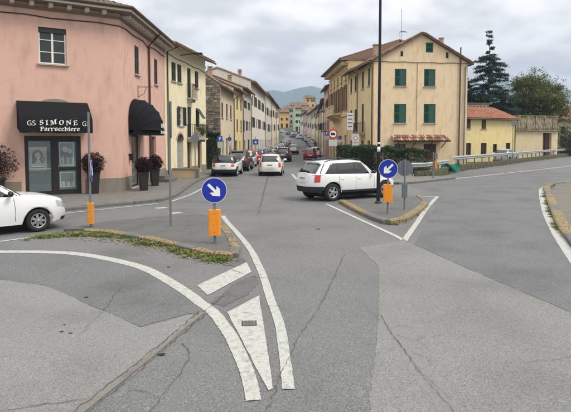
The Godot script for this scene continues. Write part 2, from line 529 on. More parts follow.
# a terraced house whose front runs from A to B (left to right seen from the street); eaves along the front
func house(called: String, label: String, A: Vector2, B: Vector2, h: float, wall: Material, ops: Array, o := {}) -> Node3D:
	var y0: float = o.get("y0", 0.0)
	var t := thing(called, label, "house", V(A.x, A.y, y0), frame_of(A, B), o.get("group", ""))
	var w := A.distance_to(B)
	var dp: float = o.get("depth", 9.0)
	var rise: float = o.get("rise", 1.7)
	var near: bool = o.get("near", false)
	var s := st()
	panel(s, w, -0.4, h, ops)
	var z := -dp
	quad(s, Vector3(w, h, 0), Vector3(w, h, z), Vector3(w, -0.4, z), Vector3(w, -0.4, 0))
	quad(s, Vector3(0, h, z), Vector3(0, h, 0), Vector3(0, -0.4, 0), Vector3(0, -0.4, z))
	quad(s, Vector3(w, h, z), Vector3(0, h, z), Vector3(0, -0.4, z), Vector3(w, -0.4, z))
	for x in [0.0, w]:
		for p in [Vector3(x, h, 0), Vector3(x, h + rise, z / 2), Vector3(x, h, z)]:
			s.add_vertex(p)
	part("wall", s, wall, t)
	for op in ops:
		fit(t, Transform3D.IDENTITY, op, o.get("shutter", M.shutter_dark), near)
	if o.get("plinth", 0.0) > 0.0:
		var xs := 0.0
		var so := ops.filter(func(q): return q[1] < o.plinth)
		so.sort_custom(func(p, q): return p[0] < q[0])
		for q in so + [[w, 0, 0, 0]]:
			if q[0] - xs > 0.05:
				inst("plinth", box_mesh(Vector3(q[0] - xs, o.plinth + 0.4, 0.03)), M.plinth, t, off(Transform3D.IDENTITY, (xs + q[0]) / 2, o.plinth / 2 - 0.2, 0.012))
			xs = q[0] + q[2]
	# roof
	var ov: float = o.get("over", 0.5)
	var k := rise / (dp / 2)
	var rs := st()
	var e := 0.06
	var th := Vector3(0, 0.1, 0)
	slab(rs, Vector3(-e, h - ov * k, ov), Vector3(w + e, h - ov * k, ov), Vector3(w + e, h + rise, z / 2), Vector3(-e, h + rise, z / 2), th)
	slab(rs, Vector3(w + e, h - ov * k, z - ov), Vector3(-e, h - ov * k, z - ov), Vector3(-e, h + rise, z / 2), Vector3(w + e, h + rise, z / 2), th)
	var roof := part("roof", rs, M.eave_dark if not o.has("eave") else o.eave, t)
	var ts := st()
	var up := Vector3(0, 0.1, 0)
	var cw: float = 0.24 if near else 0.4
	tiles(ts, Vector3(-e, h - ov * k, ov) + up, Vector3(w + e, h - ov * k, ov) + up, Vector3(w + e, h + rise, z / 2) + up, Vector3(-e, h + rise, z / 2) + up, o.get("tone", Color(0.24, 0.15, 0.1)), cw, cw * 1.75)
	tiles(ts, Vector3(w + e, h - ov * k, z - ov) + up, Vector3(-e, h - ov * k, z - ov) + up, Vector3(-e, h + rise, z / 2) + up, Vector3(w + e, h + rise, z / 2) + up, o.get("tone", Color(0.24, 0.15, 0.1)), 0.6, 1.2)
	part("tile_cover", ts, M.roof_tile, roof)
	if o.get("gutter", true):
		var g := st()
		var gy := h - ov * k + 0.02
		tube(g, [Vector3(-e, gy, ov + 0.06), Vector3(w + e, gy, ov + 0.06)], 0.065, -1.0, 8)
		part("gutter", g, M.gutter if not o.has("gutter_mat") else o.gutter_mat, t)
		var dpipe := st()
		var px: float = o.get("pipe_x", w - 0.12)
		tube(dpipe, [Vector3(px, gy - 0.05, ov + 0.02), Vector3(px, gy - 0.35, 0.07), Vector3(px, 0.1, 0.07)], 0.045, -1.0, 8)
		part("drainpipe", dpipe, M.gutter if not o.has("gutter_mat") else o.gutter_mat, t)
	for c in o.get("chimneys", []):
		var cs := st()
		var cy: float = h + rise * (1.0 - absf(c[1] + dp / 2) / (dp / 2))
		box(cs, Vector3(c[0], cy + 0.35, c[1]), Vector3(0.5, 1.3, 0.45))
		box(cs, Vector3(c[0], cy + 1.04, c[1]), Vector3(0.62, 0.08, 0.57))
		box(cs, Vector3(c[0], cy + 1.16, c[1]), Vector3(0.36, 0.16, 0.34))
		box(cs, Vector3(c[0], cy + 1.28, c[1]), Vector3(0.6, 0.07, 0.55))
		part("chimney", cs, M.chimney, roof)
	return t

func balcony(t: Node3D, f: Transform3D, x: float, y: float, w: float, dp: float, solid := false) -> void:
	var s := st()
	box(s, Vector3(x + w / 2, y - 0.06, dp / 2), Vector3(w, 0.12, dp))
	box(s, Vector3(x + 0.15, y - 0.2, dp * 0.35), Vector3(0.1, 0.18, dp * 0.7))
	box(s, Vector3(x + w - 0.15, y - 0.2, dp * 0.35), Vector3(0.1, 0.18, dp * 0.7))
	var b := part("balcony", s, M.sill, t, f)
	var r := st()
	var n := int(w / 0.12)
	for i in n + 1:
		box(r, Vector3(x + 0.02 + (w - 0.04) * i / n, y + 0.46, dp - 0.03), Vector3(0.016, 0.9, 0.016))
	for i in int(dp / 0.12):
		for xx in [x + 0.02, x + w - 0.02]:
			box(r, Vector3(xx, y + 0.46, 0.06 + i * 0.12), Vector3(0.016, 0.9, 0.016))
	box(r, Vector3(x + w / 2, y + 0.93, dp - 0.03), Vector3(w, 0.04, 0.05))
	for xx in [x + 0.02, x + w - 0.02]:
		box(r, Vector3(xx, y + 0.93, dp / 2), Vector3(0.04, 0.035, dp - 0.06))
	part("railing", r, M.iron, b)

func half_disc(r: float, c: Vector2, sq: float) -> PackedVector2Array:
	var p := PackedVector2Array()
	for i in 21:
		p.append(c + Vector2(cos(PI * i / 20.0), sin(PI * i / 20.0) * sq) * r)
	return p

func text(parent: Node, called: String, what: String, size: float, mt: Material, t: Transform3D, serif := false, bold := true, italic := false, spacing := 0) -> MeshInstance3D:
	var f := SystemFont.new()
	f.font_names = PackedStringArray(["Droid Serif" if serif else "Droid Sans"])
	f.font_weight = 700 if bold else 400
	var tm := TextMesh.new()
	var fv := FontVariation.new()
	fv.base_font = f
	fv.spacing_glyph = spacing
	if italic:
		fv.variation_transform = Transform2D(Vector2(1, 0), Vector2(0.26, 1), Vector2.ZERO)
	tm.font = fv
	tm.text = what
	tm.font_size = 48
	tm.pixel_size = size / 48.0
	tm.depth = 0.006
	return inst(called, tm, mt, parent, t)

func pink_house() -> void:
	var C := Vector2(-7.4, 23.5)
	var t := thing("pink_house", "pink corner house with black shop awnings and bracketed eaves", "house", V(C.x, C.y))
	var fd := Vector2(8.7, 5.5).normalized()          # along the front, towards the corner
	var fl := 10.29
	var fa := atan2(fd.y, fd.x)
	var F := Transform3D(Basis(Vector3.UP, fa), Vector3(-fd.x * fl, 0, fd.y * fl))
	var sd := frame_of(C, Vector2(-7.4, 32))
	var S := Transform3D(Basis(Vector3.UP, sd), Vector3.ZERO)
	var h := 8.05
	var fo := [[6.99, 5.62, 1.08, 1.5, "window"], [6.35, 0.12, 2.2, 2.5, "shop"], [2.6, 5.62, 1.08, 1.5, "window"]]
	var so := [[2.3, 5.7, 0.75, 1.4, "closed"], [6.1, 5.6, 0.75, 1.45, "closed"], [1.5, 0.14, 1.5, 2.55, "shop"], [5.2, 0.45, 1.1, 2.2, "door"]]
	var s := st()
	panel(s, fl, -0.2, h, fo, 0.3)
	part("wall", s, M.pink, t, F)
	s = st()
	panel(s, 8.5, -0.2, h, so, 0.3)
	part("wall", s, M.pink, t, S)
	# the other walls close the house
	s = st()
	var P := [Vector3(0, 0, 0), Vector3(0, 0, -8.5), Vector3(-12, 0, -8.5), F.origin]
	for i in [1, 2]:
		quad(s, P[i] + Vector3(0, h, 0), P[i + 1] + Vector3(0, h, 0), P[i + 1], P[i])
	part("back_wall", s, M.pink, t)
	for o in [fo[0], fo[2]]:
		fit(t, F, o, M.shutter_green, true)
		# dark recess of the roller blind above the casement
		inst("roller_blind", box_mesh(Vector3(1.06, 0.2, 0.05)), M.shutter_dark, t, off(F, o[0] + 0.54, o[1] + 1.4, -0.09))
	for o in [so[0], so[1]]:
		fit(t, S, o, M.shutter_dark, true)
	fit(t, S, so[3], M.shutter_dark, true)
	# plinth
	for q in [[0.0, 6.2, F], [8.7, 10.29, F], [0.0, 1.4, S], [3.1, 5.1, S], [6.4, 8.5, S]]:
		inst("plinth", box_mesh(Vector3(q[1] - q[0], 0.85, 0.04)), M.plinth, t, off(q[2], (q[0] + q[1]) / 2, 0.32, 0.015))
	# eaves: soffit boards, brackets, gutters, tiles
	var cf := Vector2(fd.x, -fd.y)                     # (x, z) along the front
	var nf := Vector2(fd.y, fd.x)                      # (x, z) outwards of the front
	var ov := 0.62
	var mid := (nf + Vector2(1, 0)).normalized()
	var tip := mid * (ov / mid.dot(nf))
	var a0 := Vector2(F.origin.x, F.origin.z) + nf * ov
	var e2 := Vector2(ov, -8.5)
	var y3 := func(p: Vector2, y: float) -> Vector3: return Vector3(p.x, y, p.y)
	var rs := st()
	var inner := -mid * 5.0
	var ia := a0 - nf * 5.0
	var ib := Vector2(-5.0, -8.5)
	slab(rs, y3.call(a0, h), y3.call(tip, h), y3.call(Vector2.ZERO, h), y3.call(a0 - nf * ov, h), Vector3(0, 0.1, 0))
	slab(rs, y3.call(tip, h), y3.call(e2, h), y3.call(Vector2(0, -8.5), h), y3.call(Vector2.ZERO, h), Vector3(0, 0.1, 0))
	slab(rs, y3.call(a0 - nf * ov, h + 0.04), y3.call(Vector2.ZERO, h + 0.04), y3.call(Vector2(0, -8.5), h + 0.04), Vector3(-12, h + 0.04, -8.5), Vector3(0, 0.03, 0))
	var roof := part("roof", rs, M.soffit, t)
	var ts := st()
	var hy := h + 0.16
	tiles(ts, y3.call(a0, hy), y3.call(tip, hy), y3.call(inner, hy + 1.7), y3.call(ia, hy + 1.7), Color(0.17, 0.13, 0.1))
	tiles(ts, y3.call(tip, hy), y3.call(e2, hy), y3.call(ib, hy + 1.7), y3.call(inner, hy + 1.7), Color(0.17, 0.13, 0.1))
	part("tile_cover", ts, M.roof_tile, roof)
	s = st()
	slab(s, y3.call(a0 + nf * 0.03, h + 0.005), y3.call(tip * 1.05, h + 0.005), y3.call(tip * 1.002, h + 0.005), y3.call(a0 + nf * 0.003, h + 0.005), Vector3(0, 0.16, 0))
	slab(s, y3.call(tip * 1.05, h + 0.005), y3.call(e2 + Vector2(0.03, 0), h + 0.005), y3.call(e2 + Vector2(0.003, 0), h + 0.005), y3.call(tip * 1.002, h + 0.005), Vector3(0, 0.16, 0))
	part("fascia", s, M.eave_white, roof)
	s = st()
	tube(s, [y3.call(a0 + nf * 0.1, h + 0.17), y3.call(tip * 1.15, h + 0.17), y3.call(e2 + Vector2(0.1, 0), h + 0.17)], 0.08, -1.0, 8)
	part("gutter", s, M.gutter, t)
	s = st()
	tube(s, [Vector3(4.75, h + 0.1, ov + 0.08), Vector3(4.75, h - 0.25, ov * 0.6), Vector3(4.75, h - 0.55, 0.08), Vector3(4.75, 0.2, 0.08)], 0.055, -1.0, 8)
	part("drainpipe", s, M.gutter, t, S)
	for i in 14:
		var x := 0.35 + i * 0.71
		inst("bracket", box_mesh(Vector3(0.16, 0.15, 0.42)), M.eave_white, t, off(F, x, h - 0.08, 0.21))
	for i in 20:
		inst("bracket", box_mesh(Vector3(0.13, 0.15, 0.42)), M.eave_white, t, off(S, 0.4 + i * 0.41, h - 0.08, 0.21))
	s = st()
	box(s, Vector3(fl / 2, h - 0.2, 0.04), Vector3(fl, 0.1, 0.08))
	part("cornice", s, M.soffit, t, F)
	s = st()
	box(s, Vector3(4.25, h - 0.2, 0.04), Vector3(8.5, 0.1, 0.08))
	part("cornice", s, M.soffit, t, S)
	# cable clipped along the walls
	s = st()
	var cp := []
	for i in 12:
		cp.append(F * Vector3(fl * i / 11.0, 7.53 + 0.03 * sin(i * 2.1), 0.04))
	for i in range(1, 12):
		cp.append(S * Vector3(8.5 * i / 11.0, 7.53 + 0.03 * sin(i * 1.7) - (0.12 if i == 6 else 0.0), 0.04))
	tube(s, cp, 0.022, -1.0, 6)
	part("cable", s, M.cable, t)
	# wrought iron sign bracket on the side
	s = st()
	tube(s, [Vector3(2.75, 5.1, 0.02), Vector3(2.75, 5.1, 0.75)], 0.014, -1.0, 6)
	tube(s, [Vector3(2.75, 4.6, 0.02), Vector3(2.75, 4.75, 0.3), Vector3(2.75, 5.08, 0.45)], 0.012, -1.0, 6)
	tube(s, [Vector3(2.75, 4.55, 0.02), Vector3(2.75, 5.2, 0.02)], 0.014, -1.0, 6)
	part("sign_bracket", s, M.iron, t, S)
	# small wall lamp by the corner
	s = st()
	box(s, Vector3(1.1, 1.62, 0.12), Vector3(0.14, 0.26, 0.14))
	box(s, Vector3(1.1, 1.78, 0.12), Vector3(0.2, 0.05, 0.2))
	box(s, Vector3(1.1, 1.76, 0.04), Vector3(0.05, 0.05, 0.1))
	part("wall_lantern", s, M.iron, t, S)
	# shop front: a room behind glass
	s = st()
	var x0 := 6.0
	var x1 := 9.1
	quad(s, Vector3(x0, 3, -2.6), Vector3(x1, 3, -2.6), Vector3(x1, 0.1, -2.6), Vector3(x0, 0.1, -2.6))
	quad(s, Vector3(x0, 3, -0.32), Vector3(x0, 3, -2.6), Vector3(x0, 0.1, -2.6), Vector3(x0, 0.1, -0.32))
	quad(s, Vector3(x1, 3, -2.6), Vector3(x1, 3, -0.32), Vector3(x1, 0.1, -0.32), Vector3(x1, 0.1, -2.6))
	quad(s, Vector3(x0, 0.125, -0.1), Vector3(x1, 0.125, -0.1), Vector3(x1, 0.125, -2.6), Vector3(x0, 0.125, -2.6))
	quad(s, Vector3(x0, 3, -0.32), Vector3(x1, 3, -0.32), Vector3(x1, 3, -2.6), Vector3(x0, 3, -2.6))
	part("shop_room", s, M.shop_inside, t, F)
	var g := Transform3D(F.basis, F * Vector3(6.35, 0.12, -0.12))
	s = st()
	box(s, Vector3(0.05, 1.25, 0), Vector3(0.1, 2.5, 0.1))
	box(s, Vector3(2.15, 1.25, 0), Vector3(0.1, 2.5, 0.1))
	box(s, Vector3(1.1, 2.42, 0), Vector3(2.0, 0.16, 0.1))
	box(s, Vector3(1.1, 0.06, 0), Vector3(2.0, 0.12, 0.1))
	box(s, Vector3(1.14, 1.23, 0), Vector3(0.16, 2.22, 0.1))
	part("shop_frame", s, M.frame_dark, t, g)
	var dw := part("display_window", _rim(0.96, 2.22, 0.05), M.frame_dark, t, off(g, 0.1, 0.12, 0))
	inst("pane", box_mesh(Vector3(0.86, 2.12, 0.012)), M.shop_glass, dw, Transform3D(Basis.IDENTITY, Vector3(0.48, 1.11, 0)))
	s = st()
	box(s, Vector3(0.48, 1.0, -0.05), Vector3(0.9, 0.04, 0.03))
	part("rail", s, M.sign_grey, dw)
	var dr := part("shop_door", _rim(0.88, 2.22, 0.09), M.frame_dark, t, off(g, 1.22, 0.12, 0))
	inst("pane", box_mesh(Vector3(0.72, 2.06, 0.012)), M.shop_glass, dr, Transform3D(Basis.IDENTITY, Vector3(0.44, 1.11, 0)))
	s = st()
	box(s, Vector3(0.44, 0.98, 0.0), Vector3(0.72, 0.14, 0.05))
	part("cross_bar", s, M.frame_dark, dr)
	s = st()
	tube(s, [Vector3(0.07, 0.95, 0.03), Vector3(0.07, 0.95, 0.08), Vector3(0.07, 1.15, 0.08), Vector3(0.07, 1.15, 0.03)], 0.012, -1.0, 6)
	part("door_handle", s, M.rim, dr)
	# posters behind the glass: a portrait print and two price sheets
	_portrait(t, off(g, 0.14, 1.05, -0.09), 0.72, 0.98)
	_sheet_print(t, off(g, 1.34, 1.2, -0.03), 0.6, 1.05, true)
	_sheet_print(t, off(g, 1.34, 0.3, -0.03), 0.6, 0.66, false)
	# second shop opening on the side
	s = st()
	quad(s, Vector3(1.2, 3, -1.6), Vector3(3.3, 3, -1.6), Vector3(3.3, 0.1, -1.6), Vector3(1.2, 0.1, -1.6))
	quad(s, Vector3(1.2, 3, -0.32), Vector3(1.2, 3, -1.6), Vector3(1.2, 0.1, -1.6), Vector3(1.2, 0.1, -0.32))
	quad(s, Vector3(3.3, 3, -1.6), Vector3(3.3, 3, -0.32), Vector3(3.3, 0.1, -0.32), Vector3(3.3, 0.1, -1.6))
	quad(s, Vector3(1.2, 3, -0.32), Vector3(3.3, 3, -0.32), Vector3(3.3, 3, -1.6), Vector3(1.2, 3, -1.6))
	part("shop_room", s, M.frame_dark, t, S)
	var sw := part("display_window", _rim(1.5, 2.55, 0.09), M.frame_dark, t, off(S, 1.5, 0.14, -0.15))
	inst("pane", box_mesh(Vector3(1.34, 2.39, 0.012)), M.shop_glass, sw, Transform3D(Basis.IDENTITY, Vector3(0.75, 1.27, 0)))
	# straight awning over the front: sloping cloth, valance, gussets
	s = st()
	var ax0 := 6.1
	var ax1 := 8.85
	var zo := 0.95
	var wv := func(x: float, k: float) -> float: return sin(x * 9.0) * 0.012 * k
	var nn := 26
	s.set_smooth_group(0)
	for i in nn:
		var u0: float = lerpf(ax0, ax1, float(i) / nn)
		var u1: float = lerpf(ax0, ax1, float(i + 1) / nn)
		for j in 5:
			var p := func(u: float, k: float) -> Vector3: return Vector3(u, lerpf(4.05, 3.32, k) - sin(k * PI) * 0.035 + 0.12 * sin(k * PI * 0.5) * (1.0 - k), 0.03 + zo * pow(k, 0.85) + wv.call(u, k))
			quad(s, p.call(u0, j / 5.0), p.call(u1, j / 5.0), p.call(u1, (j + 1) / 5.0), p.call(u0, (j + 1) / 5.0))
		quad(s, Vector3(u0, 3.32, 0.03 + zo + wv.call(u0, 1.0)), Vector3(u1, 3.32, 0.03 + zo + wv.call(u1, 1.0)), Vector3(u1, 2.72 + 0.03 * absf(sin(u1 * 5.0)), 0.05 + zo + wv.call(u1, 1.6)), Vector3(u0, 2.72 + 0.03 * absf(sin(u0 * 5.0)), 0.05 + zo + wv.call(u0, 1.6)))
	s.set_smooth_group(-1)
	for x in [ax0, ax1]:
		quad(s, Vector3(x, 4.05, 0.03), Vector3(x, 3.32, 0.03 + zo), Vector3(x, 2.78, 0.05 + zo), Vector3(x, 2.95, 0.03))
	var aw := part("awning", s, M.awning, t, F)
	s = st()
	tube(s, [Vector3(ax0, 3.32, zo), Vector3(ax1, 3.32, zo)], 0.018, -1.0, 6)
	tube(s, [Vector3(ax0, 4.03, 0.05), Vector3(ax1, 4.03, 0.05)], 0.022, -1.0, 6)
	for x in [ax0 + 0.02, ax1 - 0.02]:
		tube(s, [Vector3(x, 2.9, 0.03), Vector3(x, 3.3, zo)], 0.014, -1.0, 6)
	part("awning_frame", s, M.iron, aw)
	# an arched head of the old doorway shows above the awning
	s = st()
	extrude(s, circle(0.55, 40, Vector2(7.55, 4.0), 0.32), Transform3D.IDENTITY, 0.05)
	part("arched_lintel", s, M.plinth, t, F)
	text(aw, "lettering", "SIMONE", 0.27, M.lettering, Transform3D(Basis.IDENTITY, Vector3(7.53, 3.13, zo + 0.075)), true, true, true, 11)
	text(aw, "lettering", "GS", 0.27, M.lettering, Transform3D(Basis.IDENTITY, Vector3(6.52, 3.12, zo + 0.075)), false, false, false)
	text(aw, "lettering", "GS", 0.27, M.lettering, Transform3D(Basis.IDENTITY, Vector3(8.58, 3.12, zo + 0.075)), false, false, false)
	text(aw, "lettering", "Parrucchiere", 0.225, M.lettering, Transform3D(Basis.IDENTITY, Vector3(7.58, 2.88, zo + 0.085)), true, true, true)
	# rounded hood awning over the side window
	s = st()
	s.set_smooth_group(0)
	var W := 2.5
	var R := 1.55
	var hood := func(a: float, b: float) -> Vector3:
		var an := b * PI
		var rad := R * pow(maxf(sin(an), 0.0), 0.55) * (1.0 - 0.02 * absf(sin(a * 5.0 * PI)))
		var ph := a * PI * 0.5
		return Vector3(2.3 - cos(an) * W / 2, 2.92 + cos(ph) * rad, 0.03 + sin(ph) * rad * 0.85)
	for i in 15:
		for j in 28:
			quad(s, hood.call(i / 15.0, j / 28.0), hood.call((i + 1) / 15.0, j / 28.0), hood.call((i + 1) / 15.0, (j + 1) / 28.0), hood.call(i / 15.0, (j + 1) / 28.0))
	for j in 28:
		var p: Vector3 = hood.call(1.0, j / 28.0)
		var q: Vector3 = hood.call(1.0, (j + 1) / 28.0)
		quad(s, p, q, q - Vector3(0, 0.24, 0), p - Vector3(0, 0.24, 0))
	s.set_smooth_group(-1)
	var hd := part("hood_awning", s, M.awning, t, S)
	s = st()
	for i in [1, 2, 3, 4, 5]:
		var pts := []
		for j in 17:
			pts.append(hood.call(i / 5.0, j / 16.0) * 1.0 + Vector3(0, 0.004, 0.004))
		tube(s, pts, 0.014, -1.0, 5)
	part("hoop", s, M.awning, hd)
	text(hd, "lettering", "SIMONE", 0.26, M.lettering, Transform3D(Basis.IDENTITY, Vector3(2.3, 3.12, R * 0.85 + 0.075)), true, true, true, 4)
	text(hd, "lettering", "Parrucchiere", 0.2, M.lettering, Transform3D(Basis.IDENTITY, Vector3(2.3, 2.82, R * 0.85 + 0.075)), true, true, true)

func _rim(w: float, h: float, b: float) -> SurfaceTool:
	var s := st()
	box(s, Vector3(b / 2, h / 2, 0), Vector3(b, h, 0.06))
	box(s, Vector3(w - b / 2, h / 2, 0), Vector3(b, h, 0.06))
	box(s, Vector3(w / 2, b / 2, 0), Vector3(w - 2 * b, b, 0.06))
	box(s, Vector3(w / 2, h - b / 2, 0), Vector3(w - 2 * b, b, 0.06))
	return s

func _flat(parent: Node, called: String, poly: PackedVector2Array, mt: Material, t: Transform3D, z: float, depth := 0.002) -> MeshInstance3D:
	var s := st()
	extrude(s, poly, Transform3D(Basis.IDENTITY, Vector3(0, 0, z)), depth)
	return part(called, s, mt, parent, t)

func rect(x: float, y: float, w: float, h: float) -> PackedVector2Array:
	return PackedVector2Array([Vector2(x, y), Vector2(x + w, y), Vector2(x + w, y + h), Vector2(x, y + h)])

func _portrait(t: Node3D, f: Transform3D, w: float, h: float) -> void:
	var p := _flat(t, "poster", rect(0, 0, w, h), M.poster_pale, f, 0.0, 0.004)
	var id := Transform3D.IDENTITY
	_flat(p, "print", circle(0.2, 24, Vector2(w * 0.5, h * 0.64), 1.25), M.poster_dark, id, 0.005)
	_flat(p, "print", PackedVector2Array([Vector2(w * 0.22, h * 0.3), Vector2(w * 0.3, h * 0.66), Vector2(w * 0.72, h * 0.66), Vector2(w * 0.8, h * 0.3)]), M.poster_dark, id, 0.0054)
	_flat(p, "print", circle(0.115, 24, Vector2(w * 0.52, h * 0.63), 1.35), M.poster_skin, id, 0.009)
	_flat(p, "print", PackedVector2Array([Vector2(w * 0.34, h * 0.28), Vector2(w * 0.46, h * 0.5), Vector2(w * 0.58, h * 0.5), Vector2(w * 0.72, h * 0.28)]), M.poster_skin, id, 0.0085)
	for i in 7:
		var hx := w * (0.2 + 0.1 * i)
		_flat(p, "print", PackedVector2Array([Vector2(hx, h * (0.24 + 0.03 * (i % 3))), Vector2(hx + 0.05, h * 0.5), Vector2(hx + 0.02, h * 0.66)]), M.poster_dark, id, 0.0118 if i in [0, 1, 2, 5, 6] else 0.0052)
	for i in 3:
		_flat(p, "print", rect(w * (0.1 + 0.05 * i), h * (0.05 + 0.055 * i), w * (0.8 - 0.14 * i), h * 0.03), M.poster_dark if i == 1 else M.sign_white, id, 0.006)

func _sheet_print(t: Node3D, f: Transform3D, w: float, h: float, tall: bool) -> void:
	var p := _flat(t, "poster", rect(0, 0, w, h), M.poster_teal, f, 0.0, 0.004)
	var id := Transform3D.IDENTITY
	_flat(p, "print", rect(0.05, h * 0.36, w - 0.1, h * 0.58), M.poster_blue if tall else M.poster_dark, id, 0.006)
	for i in 7:
		_flat(p, "print", rect(0.07 + i * (w - 0.14) / 7.0, h * 0.08, (w - 0.14) / 9.0, h * (0.2 + 0.05 * ((i * 3) % 4))), M.poster_red if i % 3 == 0 else (M.poster_pale if i % 3 == 1 else M.poster_dark), id, 0.008)
	if tall:
		_flat(p, "print", circle(0.11, 20, Vector2(w * 0.4, h * 0.7), 1.2), M.poster_skin, id, 0.009)
		_flat(p, "print", circle(0.09, 20, Vector2(w * 0.72, h * 0.62), 1.2), M.poster_pale, id, 0.0095)

func yline(d: float) -> Vector2:
	return Vector2(10.02 - 0.0574 * d, d)

func gable_house() -> void:
	var A := Vector2(7.47, 44.4)
	var B := Vector2(15.86, 45.7)
	var t := thing("gable_house", "tall pale yellow house with green shutters on its gable end behind the hedge", "house", V(A.x, A.y), frame_of(A, B))
	var w := A.distance_to(B)
	var h := 9.15
	var rx := w / 2
	var rh := 2.3
	var ops := [[1.85, 7.05, 1.03, 1.45, "half"], [4.48, 7.03, 1.03, 1.5, "closed"], [1.83, 3.9, 1.08, 1.62, "closed"], [4.5, 3.9, 1.08, 1.65, "closed"], [4.55, 0.1, 1.15, 2.0, "door"], [1.9, 0.9, 1.0, 1.2, "brown"]]
	var s := st()
	panel(s, w, -0.3, h, ops)
	# gable triangle with the attic window and two vents left open
	var up := func(x: float) -> float: return h + rh * (1.0 - absf(x - rx) / rx)
	var xs := [0.0, 2.34, 2.58, rx, 4.6, 5.26, 6.44, 6.7, w]
	var holes := {1: [9.55, 10.0], 4: [9.94, 10.78], 6: [9.5, 10.0]}
	for i in xs.size() - 1:
		var x0: float = xs[i]
		var x1: float = xs[i + 1]
		if holes.has(i):
			var b: float = holes[i][0]
			var tp: float = holes[i][1]
			quad(s, Vector3(x0, b, 0), Vector3(x1, b, 0), Vector3(x1, h, 0), Vector3(x0, h, 0))
			quad(s, Vector3(x0, up.call(x0), 0), Vector3(x1, up.call(x1), 0), Vector3(x1, tp, 0), Vector3(x0, tp, 0))
			for q in [[x0, b, x0, tp], [x1, tp, x1, b], [x0, tp, x1, tp], [x1, b, x0, b]]:
				quad(s, Vector3(q[0], q[1], 0), Vector3(q[2], q[3], 0), Vector3(q[2], q[3], -0.22), Vector3(q[0], q[1], -0.22))
		else:
			quad(s, Vector3(x0, up.call(x0), 0), Vector3(x1, up.call(x1), 0), Vector3(x1, h, 0), Vector3(x0, h, 0))
	part("wall", s, M.gable_yellow, t)
	for o in ops:
		fit(t, Transform3D.IDENTITY, o, M.shutter_green, true)
	inst("shutter", leaf_mesh(0.64, 0.82, true), M.shutter_green, t, off(Transform3D.IDENTITY, 4.61, 9.95, -0.04))
	for x in [2.35, 6.45]:
		inst("vent", box_mesh(Vector3(0.22, 0.44, 0.03)), M.frame_dark, t, off(Transform3D.IDENTITY, x + 0.11, 9.77, -0.12))
	# side towards the street
	var E := yline(51.1)
	var sl := A.distance_to(E)
	var toE := (Vector3(E.x, 0, -E.y) - Vector3(A.x, 0, -A.y)).rotated(Vector3.UP, -frame_of(A, B))
	var S := Transform3D(Basis(Vector3.UP, atan2(toE.z, -toE.x)), toE)
	var so := [[1.7, 7.2, 0.95, 1.6, "closed"], [1.75, 3.2, 1.0, 2.6, "closed"], [4.4, 7.2, 0.95, 1.6, "closed"], [4.4, 0.1, 1.1, 2.3, "door"], [1.6, 0.1, 1.2, 2.3, "door"]]
	s = st()
	panel(s, sl, -0.3, h, so)
	part("wall", s, M.side_yellow, t, S)
	for o in so:
		fit(t, S, o, M.shutter_green, true)
	balcony(t, S, 1.2, 3.1, 2.2, 0.75)
	# far walls
	s = st()
	quad(s, Vector3(w, h, 0), Vector3(w, h, -8), Vector3(w, -0.3, -8), Vector3(w, -0.3, 0))
	var bk := toE
	quad(s, Vector3(w, h, -8), bk + Vector3(0, h, 0), bk + Vector3(0, -0.3, 0), Vector3(w, -0.3, -8))
	part("back_wall", s, M.gable_yellow, t)
	# roof with a tiled verge over the gable
	var ov := 0.3
	var zb := -7.6
	var k := rh / rx
	var rs := st()
	var th := Vector3(0, 0.12, 0)
	var l0 := Vector3(-0.35, h - 0.35 * k, ov)
	var l1 := Vector3(-0.35, h - 0.35 * k, zb)
	var m0 := Vector3(rx, h + rh, ov)
	var m1 := Vector3(rx, h + rh, zb)
	var r0 := Vector3(w + 0.4, h - 0.4 * k, ov)
	var r1 := Vector3(w + 0.4, h - 0.4 * k, zb)
	slab(rs, l1, l0, m0, m1, th)
	slab(rs, r0, r1, m1, m0, th)
	var roof := part("roof", rs, M.eave_dark, t)
	var ts := st()
	var u := Vector3(0, 0.12, 0)
	tiles(ts, l1 + u, l0 + u, m0 + u, m1 + u, Color(0.2, 0.12, 0.08))
	tiles(ts, r0 + u, r1 + u, m1 + u, m0 + u, Color(0.2, 0.12, 0.08))
	part("tile_cover", ts, M.roof_tile, roof)
	# verge tiles, each one lying on the gable edge
	var vt := st()
	lathe(vt, [Vector2(0.1, 0.0), Vector2(0.085, 0.44)], Transform3D.IDENTITY, 10)
	var vm := mesh_of(vt)
	var vmats := [mat("verge_tile_a", rgb(122, 84, 64), 0.9), mat("verge_tile_b", rgb(104, 76, 62), 0.9), mat("verge_tile_c", rgb(136, 100, 80), 0.9)]
	for side in [[l0, m0], [r0, m0]]:
		var dir: Vector3 = (side[1] - side[0]).normalized()
		var n := int((side[1] - side[0]).length() / 0.36)
		var ax := dir.cross(Vector3.BACK).normalized()
		for i in n:
			inst("verge_tile", vm, vmats[(i * 7) % 3], roof, Transform3D(Basis(ax, dir, ax.cross(dir)), side[0] + dir * (0.36 * i) + Vector3(0, 0.17, -0.06)))
	# string cable, pipes, gutters, chimneys
	s = st()
	var cp := []
	for i in 14:
		cp.append(Vector3(w * i / 13.0, 9.08 + 0.025 * sin(i * 1.9), 0.035))
	tube(s, cp, 0.022, -1.0, 6)
	tube(s, [Vector3(3.85, 9.05, 0.03), Vector3(3.85, 3.2, 0.03)], 0.014, -1.0, 6)
	part("cable", s, M.cable, t)
	s = st()
	tube(s, [Vector3(7.75, 0.2, 0.1), Vector3(7.75, 10.45, 0.1)], 0.06, -1.0, 8)
	part("flue_pipe", s, M.gutter, t)
	s = st()
	tube(s, [Vector3(8.62, 9.05, 0.2), Vector3(8.4, 8.95, 0.18), Vector3(8.22, 8.75, 0.1), Vector3(8.22, 0.2, 0.1)], 0.055, -1.0, 8)
	part("drainpipe", s, M.gutter_grey, t)
	s = st()
